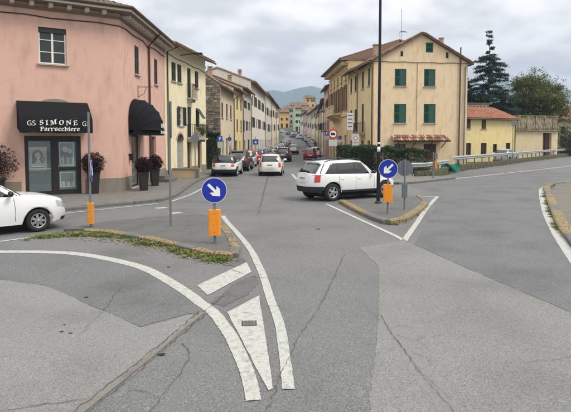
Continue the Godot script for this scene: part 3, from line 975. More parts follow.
	tube(s, [l0 + Vector3(-0.08, 0.05, 0), l1 + Vector3(-0.08, 0.05, 0)], 0.07, -1.0, 8)
	part("gutter", s, M.gutter, t)
	s = st()
	tube(s, [Vector3(0.05, 8.95, 0.1) + Vector3(-0.5, 0, -0.4), Vector3(-0.08, 8.6, -0.2), Vector3(-0.08, 0.2, -0.2)], 0.05, -1.0, 8)
	part("drainpipe", s, M.gutter, t)
	s = st()
	box(s, Vector3(6.75, 10.6, -1.6), Vector3(0.3, 1.7, 0.3))
	box(s, Vector3(6.75, 11.5, -1.6), Vector3(0.4, 0.08, 0.4))
	part("chimney", s, M.chimney, roof)
	s = st()
	box(s, Vector3(2.0, 10.9, -5.2), Vector3(0.6, 1.0, 0.5))
	box(s, Vector3(2.0, 11.42, -5.2), Vector3(0.75, 0.08, 0.65))
	part("chimney", s, M.chimney, roof)
	# television aerial
	s = st()
	tube(s, [Vector3(3.4, 10.0, -2.6), Vector3(3.4, 14.2, -2.6)], 0.02, -1.0, 6)
	for i in 5:
		box(s, Vector3(3.4, 12.05 + 0.02 * i, -2.2 + i * 0.02), Vector3(0.9 - i * 0.12, 0.015, 0.015))
	box(s, Vector3(3.4, 11.8, -2.6), Vector3(0.5, 0.02, 0.02))
	box(s, Vector3(3.25, 11.95, -2.6), Vector3(0.02, 0.4, 0.02))
	part("aerial", s, M.sign_back, t)
	# tiled canopy over the door: every tile its own piece
	s = st()
	slab(s, Vector3(1.45, 2.3, 0.95), Vector3(6.6, 2.3, 0.95), Vector3(6.25, 2.78, 0.03), Vector3(1.8, 2.78, 0.03), Vector3(0, 0.05, 0))
	for x in [1.9, 3.4, 4.9, 6.1]:
		slab(s, Vector3(x, 2.27, 0.9), Vector3(x + 0.08, 2.27, 0.9), Vector3(x + 0.08, 1.75, 0.03), Vector3(x, 1.75, 0.03), Vector3(0, 0.03, 0))
	var can := part("door_canopy", s, M.frame_brown, t)
	var tmats := [mat("canopy_tile_a", rgb(134, 94, 72), 0.9), mat("canopy_tile_b", rgb(116, 84, 68), 0.9), mat("canopy_tile_c", rgb(150, 108, 86), 0.9), mat("canopy_tile_d", rgb(182, 160, 142), 0.9)]
	var cv := st()
	s = cv
	for q in 6:
		var a0 := PI * q / 6.0
		var a1 := PI * (q + 1) / 6.0
		cv.set_smooth_group(0)
		quad(cv, Vector3(-cos(a0) * 0.11, sin(a0) * 0.085 + 0.03, 0), Vector3(-cos(a0) * 0.09, sin(a0) * 0.07, -0.56), Vector3(-cos(a1) * 0.09, sin(a1) * 0.07, -0.56), Vector3(-cos(a1) * 0.11, sin(a1) * 0.085 + 0.03, 0))
		cv.set_smooth_group(-1)
		quad(cv, Vector3(-cos(a0) * 0.11, sin(a0) * 0.085 + 0.03, 0), Vector3(-cos(a1) * 0.11, sin(a1) * 0.085 + 0.03, 0), Vector3(-cos(a1) * 0.09, sin(a1) * 0.065 + 0.03, 0), Vector3(-cos(a0) * 0.09, sin(a0) * 0.065 + 0.03, 0))
	var cm := mesh_of(cv)
	var pitch := atan2(0.48, 0.92)
	for j in 2:
		for i in 22:
			var x := lerpf(1.55, 6.5, i / 21.0)
			x = lerpf(x, lerpf(1.85, 6.2, i / 21.0), j * 0.5)
			var bz := 0.99 - j * 0.46
			inst("tile", cm, tmats[(i * 5 + j * 3 + i / 4) % 4], can, Transform3D(Basis(Vector3.RIGHT, pitch), Vector3(x, 2.35 + j * 0.24, bz)))

func ornate_house() -> void:
	var A := yline(71.0)
	var B := yline(56.55)
	var w := A.distance_to(B)
	var t := thing("palazzo", "ochre palazzo with deep bracketed cornice and stone balcony over the street", "house", V(A.x, A.y), frame_of(A, B))
	var h := 11.0
	var ops := []
	for i in 5:
		var x := 1.0 + i * 2.8
		ops.append([x, 5.75, 1.2, 2.7, "brown"])
		ops.append([x, 0.1, 1.3, 2.9, "door"])
		ops.append([x + 0.1, 9.2, 1.0, 0.8, "dark"])
	var s := st()
	panel(s, w, -0.3, h, ops)
	quad(s, Vector3(w, h, 0), Vector3(w, h, -11), Vector3(w, -0.3, -11), Vector3(w, -0.3, 0))
	quad(s, Vector3(0, h, -11), Vector3(0, h, 0), Vector3(0, -0.3, 0), Vector3(0, -0.3, -11))
	quad(s, Vector3(w, h, -11), Vector3(0, h, -11), Vector3(0, -0.3, -11), Vector3(w, -0.3, -11))
	part("wall", s, M.ochre, t)
	for o in ops:
		fit(t, Transform3D.IDENTITY, o, M.shutter_brown, true)
	for i in 5:
		var x := 1.0 + i * 2.8
		for sx in [-0.52, 1.2]:
			inst("shutter", leaf_mesh(0.5, 2.7, true), M.shutter_brown, t, off(Transform3D.IDENTITY, x + sx, 5.75, 0.05))
		s = st()
		box(s, Vector3(x + 0.6, 8.6, 0.08), Vector3(1.7, 0.12, 0.16))
		box(s, Vector3(x + 0.6, 8.85, 0.1), Vector3(0.5, 0.35, 0.14))
		box(s, Vector3(x + 0.6, 9.1, 0.1), Vector3(1.9, 0.12, 0.2))
		part("window_hood", s, M.stone_trim, t)
	s = st()
	box(s, Vector3(w / 2, 5.2, 0.06), Vector3(w, 0.25, 0.12))
	box(s, Vector3(w / 2, 10.3, 0.05), Vector3(w, 0.18, 0.1))
	box(s, Vector3(w / 2, 10.85, 0.12), Vector3(w, 0.2, 0.24))
	part("string_course", s, M.stone_trim, t)
	for i in 19:
		inst("bracket", box_mesh(Vector3(0.22, 0.4, 0.7)), M.stone_trim, t, off(Transform3D.IDENTITY, 0.3 + i * 0.77, 10.75, 0.36))
	# rusticated corner stones
	for i in 13:
		for x in [0.3, w - 0.3]:
			inst("quoin", box_mesh(Vector3(0.6 if i % 2 else 0.42, 0.7, 0.06)), M.stone_trim, t, off(Transform3D.IDENTITY, x, 0.45 + i * 0.76, 0.02))
	# stone balcony with balusters
	s = st()
	box(s, Vector3(7.2, 5.45, 0.55), Vector3(6.2, 0.2, 1.1))
	var b := part("balcony", s, M.stone_trim, t)
	for x in [4.6, 6.0, 7.4, 8.8, 9.8]:
		s = st()
		extrude(s, PackedVector2Array([Vector2(0, 0), Vector2(0.95, 0), Vector2(0.85, -0.25), Vector2(0.3, -0.45), Vector2(0, -0.9)]), Transform3D(Basis(Vector3.UP, -PI / 2), Vector3(x + 0.12, 5.35, 0.0)), 0.24)
		part("corbel", s, M.stone_trim, b)
	s = st()
	box(s, Vector3(7.2, 6.42, 1.0), Vector3(6.2, 0.12, 0.2))
	for x in [4.2, 7.2, 10.2]:
		box(s, Vector3(x, 5.95, 1.0), Vector3(0.24, 0.82, 0.22))
	part("handrail", s, M.stone_trim, b)
	var bs := st()
	lathe(bs, [Vector2(0.05, 0), Vector2(0.05, 0.08), Vector2(0.085, 0.28), Vector2(0.04, 0.55), Vector2(0.06, 0.8)], Transform3D.IDENTITY, 8)
	var bm := mesh_of(bs)
	for i in 28:
		var x := 4.45 + i * 0.204
		if absf(x - 7.2) > 0.16:
			inst("baluster", bm, M.stone_trim, b, Transform3D(Basis.IDENTITY, Vector3(x, 5.55, 1.0)))
	# broad eaves and roof
	var rs := st()
	slab(rs, Vector3(-0.9, h, 0.95), Vector3(w + 0.1, h, 0.95), Vector3(w + 0.1, h + 0.12, -5.5), Vector3(-0.9, h + 0.12, -5.5), Vector3(0, 0.14, 0))
	var roof := part("roof", rs, M.soffit, t)
	var ts := st()
	tiles(ts, Vector3(-0.9, h + 0.16, 0.95), Vector3(w + 0.1, h + 0.16, 0.95), Vector3(w + 0.1, h + 2.2, -5.5), Vector3(-0.9, h + 2.2, -5.5), Color(0.22, 0.14, 0.1))
	tiles(ts, Vector3(w + 0.1, h + 0.16, -12), Vector3(-0.9, h + 0.16, -12), Vector3(-0.9, h + 2.2, -5.5), Vector3(w + 0.1, h + 2.2, -5.5), Color(0.22, 0.14, 0.1), 0.5, 0.9)
	quad(ts, Vector3(w + 0.1, h + 0.14, 0.95), Vector3(w + 0.1, h + 2.2, -5.5), Vector3(w + 0.1, h + 0.14, -5.5), Vector3(w + 0.1, h + 0.14, 0.9))
	part("tile_cover", ts, M.roof_tile, roof)
	var g := st()
	tube(g, [Vector3(-0.95, h + 0.1, 1.03), Vector3(w + 0.1, h + 0.1, 1.03)], 0.08, -1.0, 8)
	part("gutter", g, M.gutter, t)

func right_background() -> void:
	# long low yellow house beyond the guard rail
	house("low_yellow_house", "low bright yellow house with red tiled roof behind the guard rail", Vector2(17.0, 56.9), Vector2(27.4, 62.0), 4.95, M.low_yellow,
		[[3.57, 3.72, 0.72, 1.05, "closed"], [5.97, 3.72, 0.72, 1.05, "closed"], [3.6, 0.75, 0.85, 1.35, "brown"], [5.95, 0.72, 0.9, 1.38, "brown"], [7.86, 1.0, 0.65, 0.98, "dark"], [9.98, 1.0, 0.72, 1.1, "dark"]],
		{"near": true, "shutter": M.shutter_brown, "tone": Color(0.34, 0.14, 0.08), "depth": 7.0, "rise": 1.35, "over": 0.4, "pipe_x": 11.4})
	# half-ruined outbuilding with a stained parapet and plants along its ledge
	var A := Vector2(30.9, 69.9)
	var B := Vector2(37.7, 72.2)
	var w := A.distance_to(B)
	var t := thing("outbuilding", "half ruined flat roofed outbuilding with stained grey parapet and plants on its ledge", "building", V(A.x, A.y), frame_of(A, B))
	var s := st()
	panel(s, w, -0.3, 3.7, [[4.6, 0.0, 1.5, 3.4, "dark"]], 0.5)
	quad(s, Vector3(w, 3.7, 0), Vector3(w, 3.7, -6), Vector3(w, -0.3, -6), Vector3(w, -0.3, 0))
	quad(s, Vector3(0, 3.7, -6), Vector3(0, 3.7, 0), Vector3(0, -0.3, 0), Vector3(0, -0.3, -6))
	quad(s, Vector3(w, 3.7, -6), Vector3(0, 3.7, -6), Vector3(0, -0.3, -6), Vector3(w, -0.3, -6))
	part("wall", s, M.ruin_pale, t)
	s = st()
	box(s, Vector3(w / 2, 3.77, 0.1), Vector3(w + 0.1, 0.14, 0.5))
	part("ledge", s, M.ruin_grey, t)
	s = st()
	box(s, Vector3(w / 2, 4.75, -3.1), Vector3(w, 1.82, 6.0))
	for i in 5:
		box(s, Vector3(0.5 + i * 1.5, 4.75, -0.06), Vector3(0.35, 1.7, 0.1))
	box(s, Vector3(w / 2, 5.71, -3.1), Vector3(w + 0.2, 0.1, 6.2))
	part("parapet", s, M.ruin_grey, t)
	s = st()
	box(s, Vector3(4.9, 1.6, -0.3), Vector3(0.12, 3.2, 0.1))
	box(s, Vector3(5.4, 1.6, -0.3), Vector3(0.12, 3.2, 0.1))
	box(s, Vector3(5.35, 1.6, -0.45), Vector3(1.5, 3.4, 0.05))
	part("gate", s, M.frame_brown, t)
	s = st()
	for i in 700:
		leaf_at(s, Vector3(rng.randf_range(0, w), 3.85 + absf(rng.randfn(0, 0.14)), rng.randf_range(-0.05, 0.36)), 0.09, Color(0.07, 0.09, 0.03))
	part("ledge_plants", s, M.leaf, t)
	# pale flat-topped shed peeping over the low roof
	A = Vector2(19.5, 70.0)
	B = Vector2(28.0, 72.0)
	t = thing("shed", "pale flat roofed shed peeping above the low red roof", "shed", V(A.x, A.y), frame_of(A, B))
	w = A.distance_to(B)
	s = st()
	box(s, Vector3(w / 2, 3.6, -3), Vector3(w, 7.4, 6))
	part("wall", s, M.shed_white, t)
	s = st()
	box(s, Vector3(w / 2, 7.4, -3), Vector3(w + 0.5, 0.2, 6.5))
	part("roof", s, M.eave_dark, t)
	# far house on the right with red roofs
	house("red_roof_house", "far house with orange red roof at the right edge among trees", Vector2(47.0, 92.0), Vector2(62.0, 97.0), 5.0, M.tan_wall, [[2.0, 2.4, 1.0, 1.2, "closed"], [6.0, 2.4, 1.0, 1.2, "closed"], [10.0, 2.4, 1.0, 1.2, "closed"]], {"tone": Color(0.4, 0.17, 0.1), "rise": 2.4, "y0": 1.2})

func left_row() -> void:
	# cream house with dark green shutters
	var A := Vector2(-7.38, 32.02)
	var B := Vector2(-6.1, 40.0)
	var ops := [[1.15, 6.2, 0.75, 1.2, "closed"], [2.18, 6.2, 0.75, 1.2, "closed"], [4.05, 5.35, 0.7, 2.05, "closed"], [5.65, 6.2, 0.75, 1.2, "closed"],
		[2.35, 3.4, 0.75, 1.25, "open"], [4.0, 2.65, 0.75, 2.1, "closed"], [5.75, 3.4, 0.75, 1.35, "half"],
		[1.95, 0.15, 1.15, 2.3, "door", M.door_grey], [3.9, 0.15, 0.85, 2.2, "door"], [6.1, 0.15, 0.9, 2.2, "door"]]
	var t := house("cream_house", "cream three storey house with dark green shutters and flowers on its balcony", A, B, 8.45, M.cream, ops, {"near": true, "shutter": M.shutter_dark, "over": 0.75, "eave": M.eave_white, "gutter_mat": M.gutter, "plinth": 0.6, "depth": 10.0, "pipe_x": 0.35})
	balcony(t, Transform3D.IDENTITY, 3.9, 5.35, 1.0, 0.45)
	balcony(t, Transform3D.IDENTITY, 3.8, 2.6, 2.9, 0.6)
	var s := st()
	box(s, Vector3(4.05, 7.95, 0.03), Vector3(8.1, 0.12, 0.06))
	part("string_course", s, M.eave_white, t)
	s = st()
	var cp := []
	for i in 10:
		cp.append(Vector3(8.1 * i / 9.0, 7.75 - 0.2 * i / 9.0 + 0.04 * sin(i * 2.0), 0.05))
	tube(s, cp, 0.02, -1.0, 6)
	part("cable", s, M.cable, t)
	# arched head over the grey door
	s = st()
	extrude(s, half_disc(0.72, Vector2(2.52, 2.46), 0.8), Transform3D.IDENTITY, 0.03)
	part("door_arch", s, M.rose_wall, t)
	s = st()
	extrude(s, half_disc(0.54, Vector2(2.52, 2.462), 0.78), Transform3D(Basis.IDENTITY, Vector3(0, 0, 0.032)), 0.01)
	part("fanlight", s, M.glass_dark, t)
	# lamp arm under the eaves
	s = st()
	tube(s, [Vector3(2.6, 8.0, 0.02), Vector3(2.6, 8.1, 1.0)], 0.03, -1.0, 6)
	box(s, Vector3(2.6, 8.08, 1.25), Vector3(0.24, 0.1, 0.6))
	part("lamp_arm", s, M.iron, t)
	# propped blind at the last upper window
	s = st()
	slab(s, Vector3(5.75, 4.0, 0.5), Vector3(6.5, 4.0, 0.5), Vector3(6.5, 4.7, 0.04), Vector3(5.75, 4.7, 0.04), Vector3(0, 0.02, 0.01))
	part("propped_shutter", s, M.shutter_dark, t)

	# the row beyond, drawn up along the bending street
	var L := func(d: float) -> Vector2: return Vector2(-5.8 + 0.045 * (d - 44.0), d)
	var h1 := house("stone_gable_house", "beige house with bare stone gable wall and brown shuttered windows", L.call(46.0), L.call(54.0), 7.25, M.beige,
		[[0.45, 4.45, 0.95, 1.35, "half"], [3.05, 4.5, 0.95, 1.35, "closed"], [5.6, 4.5, 0.95, 1.4, "closed"], [2.9, 0.1, 1.2, 2.5, "door"], [5.5, 0.1, 1.0, 2.4, "door"], [0.7, 1.2, 0.9, 1.2, "brown"]],
		{"near": true, "shutter": M.shutter_brown, "plinth": 0.7, "chimneys": [[2.0, -3.2], [6.5, -6.0]], "rise": 2.6, "depth": 8.0, "over": 0.45})
	stone_gable(h1, 8.0, 7.25, 2.6)
	house("pale_yellow_house", "narrow pale yellow house with brown shutters, next past the stone gable", L.call(54.05), L.call(61.4), 7.85, M.pale_yellow,
		[[2.1, 5.95, 1.0, 1.15, "closed"], [5.3, 5.95, 1.0, 1.15, "closed"], [2.1, 3.5, 1.0, 1.2, "closed"], [5.3, 3.5, 1.0, 1.2, "closed"], [0.9, 0.1, 1.6, 2.3, "dark"], [4.2, 0.1, 1.0, 2.2, "door"]],
		{"near": true, "shutter": M.shutter_dark, "chimneys": [[3.0, -3.0]], "depth": 8.0})
	house("dark_window_house", "pale grey house with wide dark glazed loggia windows on the left side", L.call(61.45), L.call(70.0), 8.6, M.grey_wall,
		[[1.2, 6.3, 3.2, 0.95, "dark"], [5.2, 6.3, 2.8, 0.95, "dark"], [0.7, 3.6, 1.1, 1.2, "closed"], [3.0, 3.6, 2.4, 1.2, "dark"], [6.2, 3.6, 1.3, 1.2, "dark"], [1.0, 0.1, 1.3, 2.3, "door"], [5.0, 0.1, 1.8, 2.4, "dark"]],
		{"near": true, "chimneys": [[6.5, -2.5]]})
	var ops3 := []
	for i in 7:
		ops3.append([1.2 + i * 3.0, 7.2, 1.1, 1.4, "open" if i % 2 else "closed"])
		ops3.append([1.2 + i * 3.0, 4.2, 1.1, 1.4, "closed" if i % 3 else "open"])
		ops3.append([1.2 + i * 3.0, 0.1, 1.1, 2.4, "door" if i % 2 else "dark"])
	house("tall_white_house", "tall long white house with rows of dark shutters on the left side", L.call(70.05), L.call(92.0), 10.3, M.white_wall, ops3, {"chimneys": [[4.0, -2.0], [15.0, -3.0]], "over": 0.6, "eave": M.soffit})
	var far := [[92.1, 108.0, 10.6, "grey_wall", "grey house with paired windows, next past the tall white house"], [108.1, 124.0, 10.0, "beige", "beige house on the left side, second past the tall white house"], [124.1, 134.0, 9.4, "white_wall", "pale last house of the left row before the street bends"]]
	for f in far:
		var a: Vector2 = L.call(f[0])
		var b: Vector2 = L.call(f[1])
		house("row_house", f[4], a, b, f[2] + 0.3, M[f[3]], far_ops(a.distance_to(b), f[2]), {"y0": gh((f[0] + f[1]) / 2) - 0.3, "chimneys": [[4.0, -2.5]], "gutter": true, "group": "houses along the left side"})

func far_ops(w: float, h: float) -> Array:
	var ops := []
	var n := maxi(2, int(w / 3.0))
	var floors := int(h / 3.0)
	for i in n:
		for k in range(floors):
			var x := (i + 0.5) * w / n - 0.55
			if k == 0:
				ops.append([x, 0.4, 1.1, 2.2, "door" if (i + int(h * 10)) % 3 == 0 else "dark"])
			else:
				ops.append([x, 1.2 + k * 2.95, 1.1, 1.4, "closed" if (i + k) % 3 else "open"])
	return ops

# rough stone masonry on the exposed gable of the row
func stone_gable(t: Node3D, dp: float, h: float, rise: float) -> void:
	var s := st()
	var y := -0.2
	var tones := [Color(0.24, 0.2, 0.15), Color(0.17, 0.14, 0.11), Color(0.3, 0.26, 0.2), Color(0.2, 0.17, 0.14), Color(0.13, 0.11, 0.09)]
	while y < h + rise:
		var ch := rng.randf_range(0.12, 0.24)
		var z0 := 0.0
		var z1 := -dp
		if y + ch > h:
			var k := (y + ch - h) / rise
			z0 = -dp / 2 * k
			z1 = -dp + dp / 2 * k
		var z := z0
		while z > z1 + 0.1:
			var l := minf(rng.randf_range(0.16, 0.5), z - z1)
			s.set_color(tones[rng.randi() % 5] * rng.randf_range(0.75, 1.3))
			box(s, Vector3(-0.02 - rng.randf_range(0.0, 0.035), y + ch / 2, z - l / 2), Vector3(0.08, ch - 0.025, l - 0.025), Basis(Vector3.RIGHT, rng.randf_range(-0.05, 0.05)))
			z -= l
		y += ch
	var o := part("stone_facing", s, M.roof_tile, t)
	o.set_meta("kind", "stuff")

func right_row() -> void:
	house("side_house", "yellow street house with dark shutters, between the gable house and the palazzo", yline(56.5), yline(51.15), 9.5, M.side_yellow,
		[[1.2, 7.35, 0.95, 1.5, "closed"], [3.6, 7.35, 0.95, 1.5, "closed"], [1.3, 3.9, 0.95, 1.65, "closed"], [3.7, 3.6, 0.95, 1.9, "closed"], [1.2, 0.1, 1.1, 2.3, "door"], [3.5, 0.1, 1.1, 2.3, "door"]],
		{"near": true, "over": 0.7, "shutter": M.shutter_dark, "depth": 8.0, "chimneys": [[3.0, -2.6]]})
	var pts := [Vector2(5.92, 71.2), Vector2(5.9, 80.0), Vector2(6.9, 100.0), Vector2(7.7, 120.0), Vector2(8.0, 138.0), Vector2(7.7, 156.0), Vector2(7.3, 175.0), Vector2(6.7, 196.0), Vector2(6.0, 216.0)]
	var look := [["rose_wall", 9.8, "rose house with a balcony, first past the palazzo"], ["white_wall", 8.6, "white house on the right side, second past the palazzo"], ["tan_wall", 8.2, "tan house on the right side, third past the palazzo"], ["beige", 9.4, "beige house on the right side, fourth past the palazzo"], ["pale_yellow", 9.0, "pale yellow house on the right side, fifth past the palazzo"], ["grey_wall", 8.4, "grey house on the right side, sixth past the palazzo"], ["rose_wall", 8.8, "pinkish house on the right side, seventh past the palazzo"], ["white_wall", 8.0, "last white house of the right row before the bend"]]
	for i in 8:
		var a: Vector2 = pts[i + 1]
		var b: Vector2 = pts[i]
		var t := house("row_house", look[i][2], a + (b - a).normalized() * 0.1, b, look[i][1] + 0.3, M[look[i][0]], far_ops(a.distance_to(b), look[i][1]), {"y0": gh((a.y + b.y) / 2) - 0.3, "chimneys": [[3.0, -2.5]], "group": "houses along the right side"})
		if i == 0:
			balcony(t, Transform3D.IDENTITY, 2.5, 4.2, 3.0, 0.9)
			balcony(t, Transform3D.IDENTITY, 2.5, 7.1, 3.0, 0.9)
	# houses that close the view on the rising ground
	var hill := [
		[Vector2(-3.2, 272.0), Vector2(2.0, 272.6), 8.5, "orange_wall", "orange house facing down the street where it bends", 0.0],
		[Vector2(4.4, 238.0), Vector2(7.4, 238.3), 11.0, "green_wall", "pale green house at the bend of the street", 0.0],
		[Vector2(7.6, 239.0), Vector2(14.0, 239.4), 10.0, "tan_wall", "tan house just right of the pale green one", 0.0],
		[Vector2(-1.0, 300.0), Vector2(4.8, 300.4), 9.0, "white_wall", "pale house on the slope above the orange one", 1.0],
		[Vector2(5.5, 290.0), Vector2(13.0, 290.6), 10.0, "beige", "beige house on the slope above the green one", 2.0],
		[Vector2(12.5, 330.0), Vector2(19.0, 330.6), 9.5, "orange_wall", "orange house highest above the rooftops with a chimney", 7.5],
		[Vector2(3.0, 345.0), Vector2(11.0, 345.6), 8.0, "tan_wall", "tan house high on the slope left of the highest orange one", 5.0],
		[Vector2(-12.0, 320.0), Vector2(-4.0, 320.6), 9.0, "grey_wall", "grey house on the slope above the left row", 2.0],
		[Vector2(22.0, 300.0), Vector2(32.0, 300.0), 9.0, "white_wall", "white house high behind the right row", 4.0],
		[Vector2(-14.0, 285.0), Vector2(-5.5, 285.6), 8.0, "rose_wall", "rose house behind the end of the left row", 0.0]]
	for q in hill:
		house("hillside_house", q[4], q[0], q[1], q[2], M[q[3]], far_ops(q[0].distance_to(q[1]), q[2]), {"y0": gh(q[0].y) - 0.4 + q[5], "chimneys": [[2.0, -3.0]], "group": "houses on the slope"})

# ---------- plants ----------
func leaf_at(s: SurfaceTool, p: Vector3, size: float, col: Color) -> void:
	var b := Basis.from_euler(Vector3(rng.randf() * TAU, rng.randf() * TAU, rng.randf() * TAU))
	var l := size * rng.randf_range(0.7, 1.4)
	var w := l * 0.45
	s.set_color(col * rng.randf_range(0.65, 1.35))
	var a := p - b.x * l * 0.5
	var c := p + b.x * l * 0.5 + b.z * l * 0.08
	var q := p + b.y * w * 0.5
	var r := p - b.y * w * 0.5
	for v in [a, q, c, a, c, r]:
		s.add_vertex(v)

# leaf clumps: a few twigs' worth of leaves round each centre
func clump(s: SurfaceTool, c: Vector3, r: float, n: int, size: float, col: Color) -> void:
	var k := rng.randf_range(0.7, 1.3)
	var cc := Color(col.r * k, col.g * k * rng.randf_range(0.95, 1.08), col.b * k)
	for i in n:
		var v := Vector3(rng.randfn(), rng.randfn() * 0.8, rng.randfn()) * r * 0.5
		leaf_at(s, c + v, size, cc)

func broad_tree(called: String, label: String, at: Vector3, h: float, r: float, col: Color, n: int, size: float, group := "") -> void:
	var t := thing(called, label, "tree", at, 0.0, group)
	var s := st()
	var crown := st()
	tube(s, [Vector3(0, -0.2, 0), Vector3(0.1, h * 0.25, 0), Vector3(0.0, h * 0.5, 0.1)], r * 0.07, r * 0.04, 8)
	var tips := []
	for i in 26:
		var a := i * 2.4
		var e := rng.randf_range(0.15, 1.0)
		var rr := r * rng.randf_range(0.35, 0.8) * sqrt(1.0 - e * e * 0.65)
		var tip := Vector3(cos(a) * rr, h * (0.36 + 0.52 * e), sin(a) * rr)
		var st0 := Vector3(0.05, h * rng.randf_range(0.22, 0.48), 0.05)
		tube(s, [st0, st0.lerp(tip, 0.5) + Vector3(0, h * 0.03, 0), tip], r * 0.02, r * 0.006, 5)
		tips.append(tip)
	part("trunk", s, M.trunk, t)
	for tip in tips:
		for k in n / 26:
			var v := Vector3(rng.randfn(), rng.randfn() * 0.7, rng.randfn()) * r * 0.17
			clump(crown, tip + v, r * 0.085, 14, size, col)
	part("crown", crown, M.leaf, t)

func conifer(called: String, label: String, at: Vector3, h: float, r: float, col: Color, group := "") -> void:
	var t := thing(called, label, "tree", at, 0.0, group)
	var s := st()
	tube(s, [Vector3(0, -0.2, 0), Vector3(0.05, h * 0.5, 0), Vector3(0, h, 0)], h * 0.017, 0.02, 8)
	var crown := st()
	var y := h * 0.14
	while y < h * 0.985:
		var f := 1.0 - (y / h)
		var len := r * (0.16 + 0.95 * pow(f, 0.8)) * (0.45 if y > h * 0.82 else 1.0)
		var nb := 9 if y < h * 0.8 else 4
		for i in nb:
			if rng.randf() < 0.12:
				continue
			var a := rng.randf() * TAU
			var L := len * rng.randf_range(0.55, 1.15)
			var o := Vector3(0, y + rng.randf_range(-0.15, 0.15), 0)
			var dir := Vector3(cos(a), 0, sin(a))
			var e := o + dir * L + Vector3(0, -L * rng.randf_range(0.02, 0.2) + 0.1, 0)
			tube(s, [o, o.lerp(e, 0.5) + Vector3(0, L * 0.05, 0), e], 0.03, 0.008, 4)
			var m := int(L * 26) + 5
			for k in m:
				var u := sqrt(rng.randf()) * 0.92 + 0.1
				var p := o.lerp(e, u) + Vector3(0, L * 0.05 * (1.0 - absf(u * 2 - 1)), 0)
				p += dir.cross(Vector3.UP) * rng.randfn() * L * 0.13 * u + Vector3(0, -absf(rng.randfn()) * 0.12, 0)
				clump(crown, p, 0.17, 4, 0.2, col)
		y += h * 0.024 * rng.randf_range(0.8, 1.5)
	part("trunk", s, M.trunk, t)
	part("crown", crown, M.leaf_dark, t)

# a clipped hedge along a plan path
func hedge(called: String, label: String, path: Array, w: float, h: float, col: Color, density := 520.0, size := 0.075) -> void:
	var t := thing(called, label, "hedge", V(path[0].x, path[0].y))
	var s := st()
	var core := st()
	for i in path.size() - 1:
		var a: Vector2 = path[i] - path[0]
		var b: Vector2 = path[i + 1] - path[0]
		var L := a.distance_to(b)
		var n := (b - a).normalized().orthogonal()
		for k in int(L * density):
			var u := rng.randf()
			var f := rng.randi() % 3
			var across := rng.randf_range(-0.5, 0.5) * w
			var y := rng.randf_range(0.05, 1.0) * h
			if f == 0:
				y = h * rng.randf_range(0.9, 1.03)
			else:
				across = (0.5 if f == 1 else -0.5) * w * rng.randf_range(0.8, 1.06)
			var p := a.lerp(b, u) + n * across
			y *= 0.93 + 0.1 * sin(u * L * 2.3 + i) * cos(u * L * 0.9)
			clump(s, Vector3(p.x, y, -p.y), 0.09, 3, size, col)
		var dir := Vector3(b.x - a.x, 0, -(b.y - a.y)).normalized()
		var mid := (a + b) / 2
		for k in int(L / 0.35):
			var p := a.lerp(b, (k + 0.5) / int(L / 0.35))
			tube(core, [Vector3(p.x, 0, -p.y), Vector3(p.x + rng.randf_range(-0.1, 0.1), h * 0.8, -p.y)], 0.025, 0.01, 5)
	part("foliage", s, M.leaf_dark, t)
	part("stems", core, M.trunk, t)

func bush(called: String, label: String, at: Vector3, r: Vector3, col: Color, n: int, size: float, group := "") -> void:
	var t := thing(called, label, "bush", at, 0.0, group)
	var s := st()
	var core := st()
	for i in n:
		var v := Vector3(rng.randfn(), rng.randfn(), rng.randfn()).normalized() * pow(rng.randf(), 0.4)
		var lump := 1.0 + 0.22 * sin(v.x * 7.0 + at.x) * cos(v.z * 6.0 + at.z)
		clump(s, Vector3(v.x * r.x * lump, r.y * (0.95 + v.y * lump * 0.95), v.z * r.z * lump), size * 1.6, 5, size, col)
	for i in 7:
		var a := i * 0.9
		tube(core, [Vector3(0, 0, 0), Vector3(cos(a) * r.x * 0.6, r.y * 1.2, sin(a) * r.z * 0.6)], 0.04, 0.01, 5)
	part("foliage", s, M.leaf, t)
	part("stems", core, M.trunk, t)

func potted(label: String, at: Vector3, ph: float, pr: float, fr: float, col: Color) -> void:
	var t := thing("potted_shrub", label, "potted plant", at, 0.5, "potted shrubs outside the hair salon")
	var s := st()
	var w0 := pr * 0.74
	for q in [[0.0, w0, ph - 0.06, pr], [ph - 0.06, pr * 1.08, ph, pr * 1.08]]:
		var lo := []
		var hi := []
		for c in [Vector2(-1, 1), Vector2(1, 1), Vector2(1, -1), Vector2(-1, -1)]:
			lo.append(Vector3(c.x * q[1], q[0], c.y * q[1]))
			hi.append(Vector3(c.x * q[3], q[2], c.y * q[3]))
		for i in 4:
			var j := (i + 1) % 4
			quad(s, hi[i], hi[j], lo[j], lo[i])
		quad(s, hi[3], hi[2], hi[1], hi[0])
		quad(s, lo[0], lo[1], lo[2], lo[3])
	part("pot", s, M.pot, t)
	s = st()
	for i in 6:
		var a := i * 1.1
		tube(s, [Vector3(0, ph, 0), Vector3(cos(a) * fr * 0.5, ph + fr, sin(a) * fr * 0.5)], 0.018, 0.008, 5)
	part("stem", s, M.trunk, t)
	s = st()
	for i in 900:
		var v := Vector3(rng.randfn(), rng.randfn(), rng.randfn()).normalized() * pow(rng.randf(), 0.45)
		clump(s, Vector3(v.x * fr, ph + fr * 0.75 + v.y * fr, v.z * fr), 0.07, 4, 0.07, col)
	part("foliage", s, M.leaf_dark, t)

